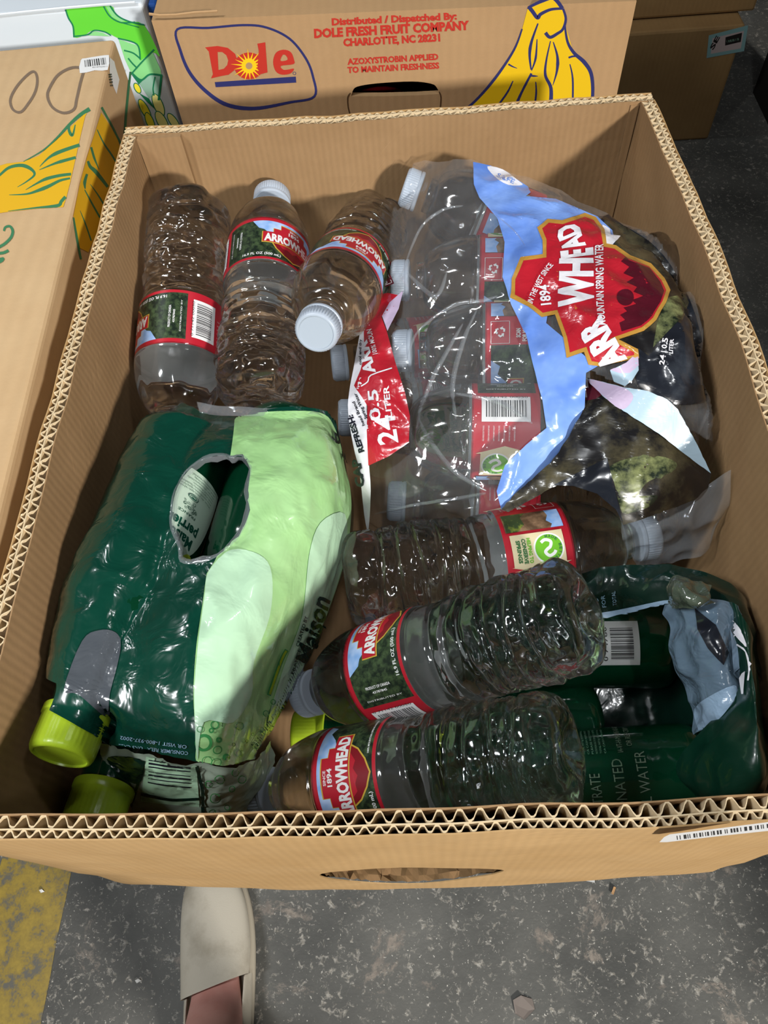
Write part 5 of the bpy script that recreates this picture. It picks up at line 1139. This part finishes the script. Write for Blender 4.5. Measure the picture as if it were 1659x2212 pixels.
# drawn-up creases of the clear film: thin folded ridges
for k, (pts, zz) in enumerate((([(880, 775), (905, 715), (980, 660), (1040, 650), (1075, 640)], 0), ([(985, 905), (978, 830), (1000, 740), (1030, 670)], 0), ([(900, 930), (925, 840), (960, 770), (1000, 700)], 0), ([(860, 620), (905, 500), (955, 455), (1000, 445)], 0), ([(1060, 455), (1110, 500), (1140, 540)], 0), ([(905, 905), (935, 960), (985, 1020), (1050, 1060)], 0), ([(810, 1110), (900, 1090), (1000, 1075), (1050, 1065)], 0), ([(880, 590), (940, 640), (965, 590)], 0), ([(985, 850), (1080, 870), (1150, 915)], 0))):
    v = smooth_line(pts, 8); P, Nn = bf.surf(v); g = np.isfinite(P).all(1); P = P[g]; Nn = Nn[g]
    if len(P) > 4:
        s = np.linspace(0, 1, len(P)); mb = MB(); w = .0008*np.sin(math.pi*s)**.6+.0002
        t_ = np.gradient(P, axis=0); t_ /= np.linalg.norm(t_, axis=1, keepdims=True); sd_ = np.cross(t_, Nn)
        R5 = [P-sd_*w[:, None]*1.6+Nn*.0003, P-sd_*w[:, None]*.3+Nn*w[:, None]*1.1, P+Nn*w[:, None]*1.5, P+sd_*w[:, None]*.5+Nn*w[:, None]*.9, P+sd_*w[:, None]*1.6+Nn*.0003]
        mb.grid(np.array(R5), CLEAR2); mb.build('film_crease', wrap, smooth=True)

# ================================================================== torn dark green wrap at lower right
DW = 1
tw = thing('torn_green_wrap', (.14, .09, -BH+.005), 'torn dark green bottle wrap with silver-blue inside hanging at the front right corner', 'plastic wrap')
deepf = FI['deep']
gu = Film([[('w', .04, .172, -.205), ('w', .11, .175, -.20), ('w', .17, .175, -.185), ('w', .1885, .175, -.14)], [('w', .05, .10, -.214), ('w', .11, .10, -.216), ('w', .175, .10, -.205), ('w', .1885, .10, -.15)], [('w', .05, .04, -.216), ('w', .11, .035, -.216), ('w', .175, .03, -.20), ('w', .1885, .03, -.15)], [('w', .06, .0135, -.19), ('w', .11, .0135, -.19), ('w', .17, .0135, -.18), ('w', .1885, .0135, -.14)]], 40, 50, ((30, 30, 30, .004), (70, 70, 70, .002)), seed=61)
mb = MB(); gu.mesh(mb, FI['deep']); mb.build('lower_film', tw, smooth=True)
ga = Film([[wx(1235, 1235, -.100), wx(1340, 1222, -.085), wx(1450, 1222, -.072), wx(1535, 1245, -.066), wx(1600, 1290, -.066), wx(1620, 1330, -.08)],
           [wx(1240, 1285, -.105), wx(1340, 1272, -.090), wx(1450, 1262, -.070), wx(1540, 1290, -.060), wx(1606, 1340, -.060), wx(1630, 1400, -.08)],
           [wx(1255, 1350, -.115), wx(1350, 1325, -.10), wx(1450, 1305, -.076), wx(1530, 1330, -.062), wx(1600, 1390, -.058), wx(1636, 1480, -.08)]], 70, 30, ((26, 26, 26, .004), (60, 50, 50, .0022)), seed=51)
mb = MB(); ga.mesh(mb, deepf)
ar = Art().poly(FI['silver'], smooth_line([(1272, 1330), (1340, 1316), (1400, 1303), (1448, 1296), (1452, 1308), (1420, 1318), (1360, 1330), (1290, 1350)], 3, True))
ar.text(FI['silver'], '80', (1296, 1312), (1292, 1290), 9, 0).text(FI['silver'], 'FOR', (1310, 1310), (1306, 1284), 9, 0).text(FI['silver'], 'TOTAL', (1334, 1306), (1330, 1276), 9, 0)
ar.onto(mb, ga.surf, 12, step=.00004, base=.0008, L3=.0035); mb.build('green_film', tw, smooth=True)
gb = Film([[wx(1440, 1305, -.068), wx(1495, 1300, -.052), wx(1550, 1296, -.048), wx(1590, 1310, -.052)], [wx(1450, 1375, -.078), wx(1505, 1385, -.056), wx(1562, 1395, -.050), wx(1602, 1410, -.056)],
           [wx(1470, 1450, -.086), wx(1522, 1460, -.064), wx(1570, 1470, -.056), wx(1606, 1490, -.060)], [wx(1492, 1520, -.092), wx(1535, 1530, -.072), wx(1572, 1520, -.062), wx(1596, 1520, -.064)], [wx(1512, 1585, -.095), wx(1530, 1572, -.082), wx(1556, 1550, -.07), wx(1582, 1536, -.068)]], 60, 60, ((40, 40, 40, .004), (70, 60, 60, .0032), (140, 120, 120, .001)), seed=53)
mb = MB(); gb.mesh(mb, FI['slate'])
ar = Art().poly(FI['silver'], smooth_line([(1502, 1530), (1540, 1500), (1584, 1480), (1590, 1500), (1560, 1545), (1520, 1580), (1508, 1570)], 3, True)).poly(FI['night'], [(1502, 1312), (1545, 1350), (1572, 1410), (1562, 1436), (1530, 1400), (1508, 1360)]).poly(FI['silver'], [(1575, 1360), (1600, 1400), (1600, 1440), (1582, 1455)])
ar.onto(mb, gb.surf, 10, step=.00004, base=.0006, L3=.0035); mb.build('torn_lining', tw, smooth=True)
gc = Film([[wx(1575, 1300, -.050), wx(1592, 1310, -.046), wx(1622, 1380, -.048), wx(1636, 1440, -.09)], [wx(1592, 1400, -.050), wx(1612, 1420, -.044), wx(1634, 1490, -.046), wx(1648, 1520, -.09)], [wx(1588, 1490, -.056), wx(1616, 1530, -.046), wx(1644, 1600, -.046), wx(1650, 1620, -.09)],
           [wx(1512, 1582, -.080), wx(1570, 1610, -.058), wx(1640, 1670, -.050), wx(1652, 1690, -.09)], [wx(1464, 1656, -.098), wx(1530, 1690, -.078), wx(1590, 1715, -.066), wx(1640, 1730, -.09)], [wx(1512, 1728, -.098), wx(1522, 1732, -.094), wx(1534, 1730, -.09), wx(1560, 1745, -.11)]], 50, 70, ((26, 26, 26, .0025), (60, 60, 60, .0012)), seed=57)
mb = MB(); gc.mesh(mb, mat('film_wrap_green', '#062c1f', .3, .5, coat=.4, bump=(40, .3, .004, .6)))
ar = Art().poly(FI['white'], smooth_line([(1573, 1335), (1590, 1345), (1606, 1372), (1614, 1398), (1600, 1384), (1580, 1358)], 3, True)).poly(FI['white'], smooth_line([(1566, 1362), (1580, 1372), (1592, 1372), (1580, 1380), (1568, 1380)], 2, True)).line(FI['white'], [(1594, 1392), (1612, 1408), (1620, 1440), (1618, 1470)], 3.5).poly(FI['white'], [(1598, 1460), (1612, 1450), (1608, 1500), (1604, 1500)])
ar.onto(mb, gc.surf, 9, step=.00004, base=.0006, L3=.0035); mb.build('green_flap', tw, smooth=True)
gd = Film([[wx(1440, 1290, -.062), wx(1458, 1248, -.050), wx(1500, 1262, -.046), wx(1534, 1272, -.046)], [wx(1446, 1300, -.060), wx(1466, 1275, -.040), wx(1502, 1290, -.036), wx(1530, 1290, -.040)], [wx(1450, 1314, -.060), wx(1480, 1312, -.044), wx(1510, 1310, -.040), wx(1540, 1300, -.044)]], 40, 30, ((60, 60, 60, .004), (110, 100, 100, .003)), seed=59)
mb = MB(); gd.mesh(mb, mat('film_olive', '#4b5548', .14, .6, coat=.8, bump=(90, .5, .004, 1))); mb.build('crumpled_tuft', tw, smooth=True)

# ================================================================== lift everything so that the floor lies at z = 0
for o in list(SC.objects):
    if o.parent is None: o.location.z += LIFT
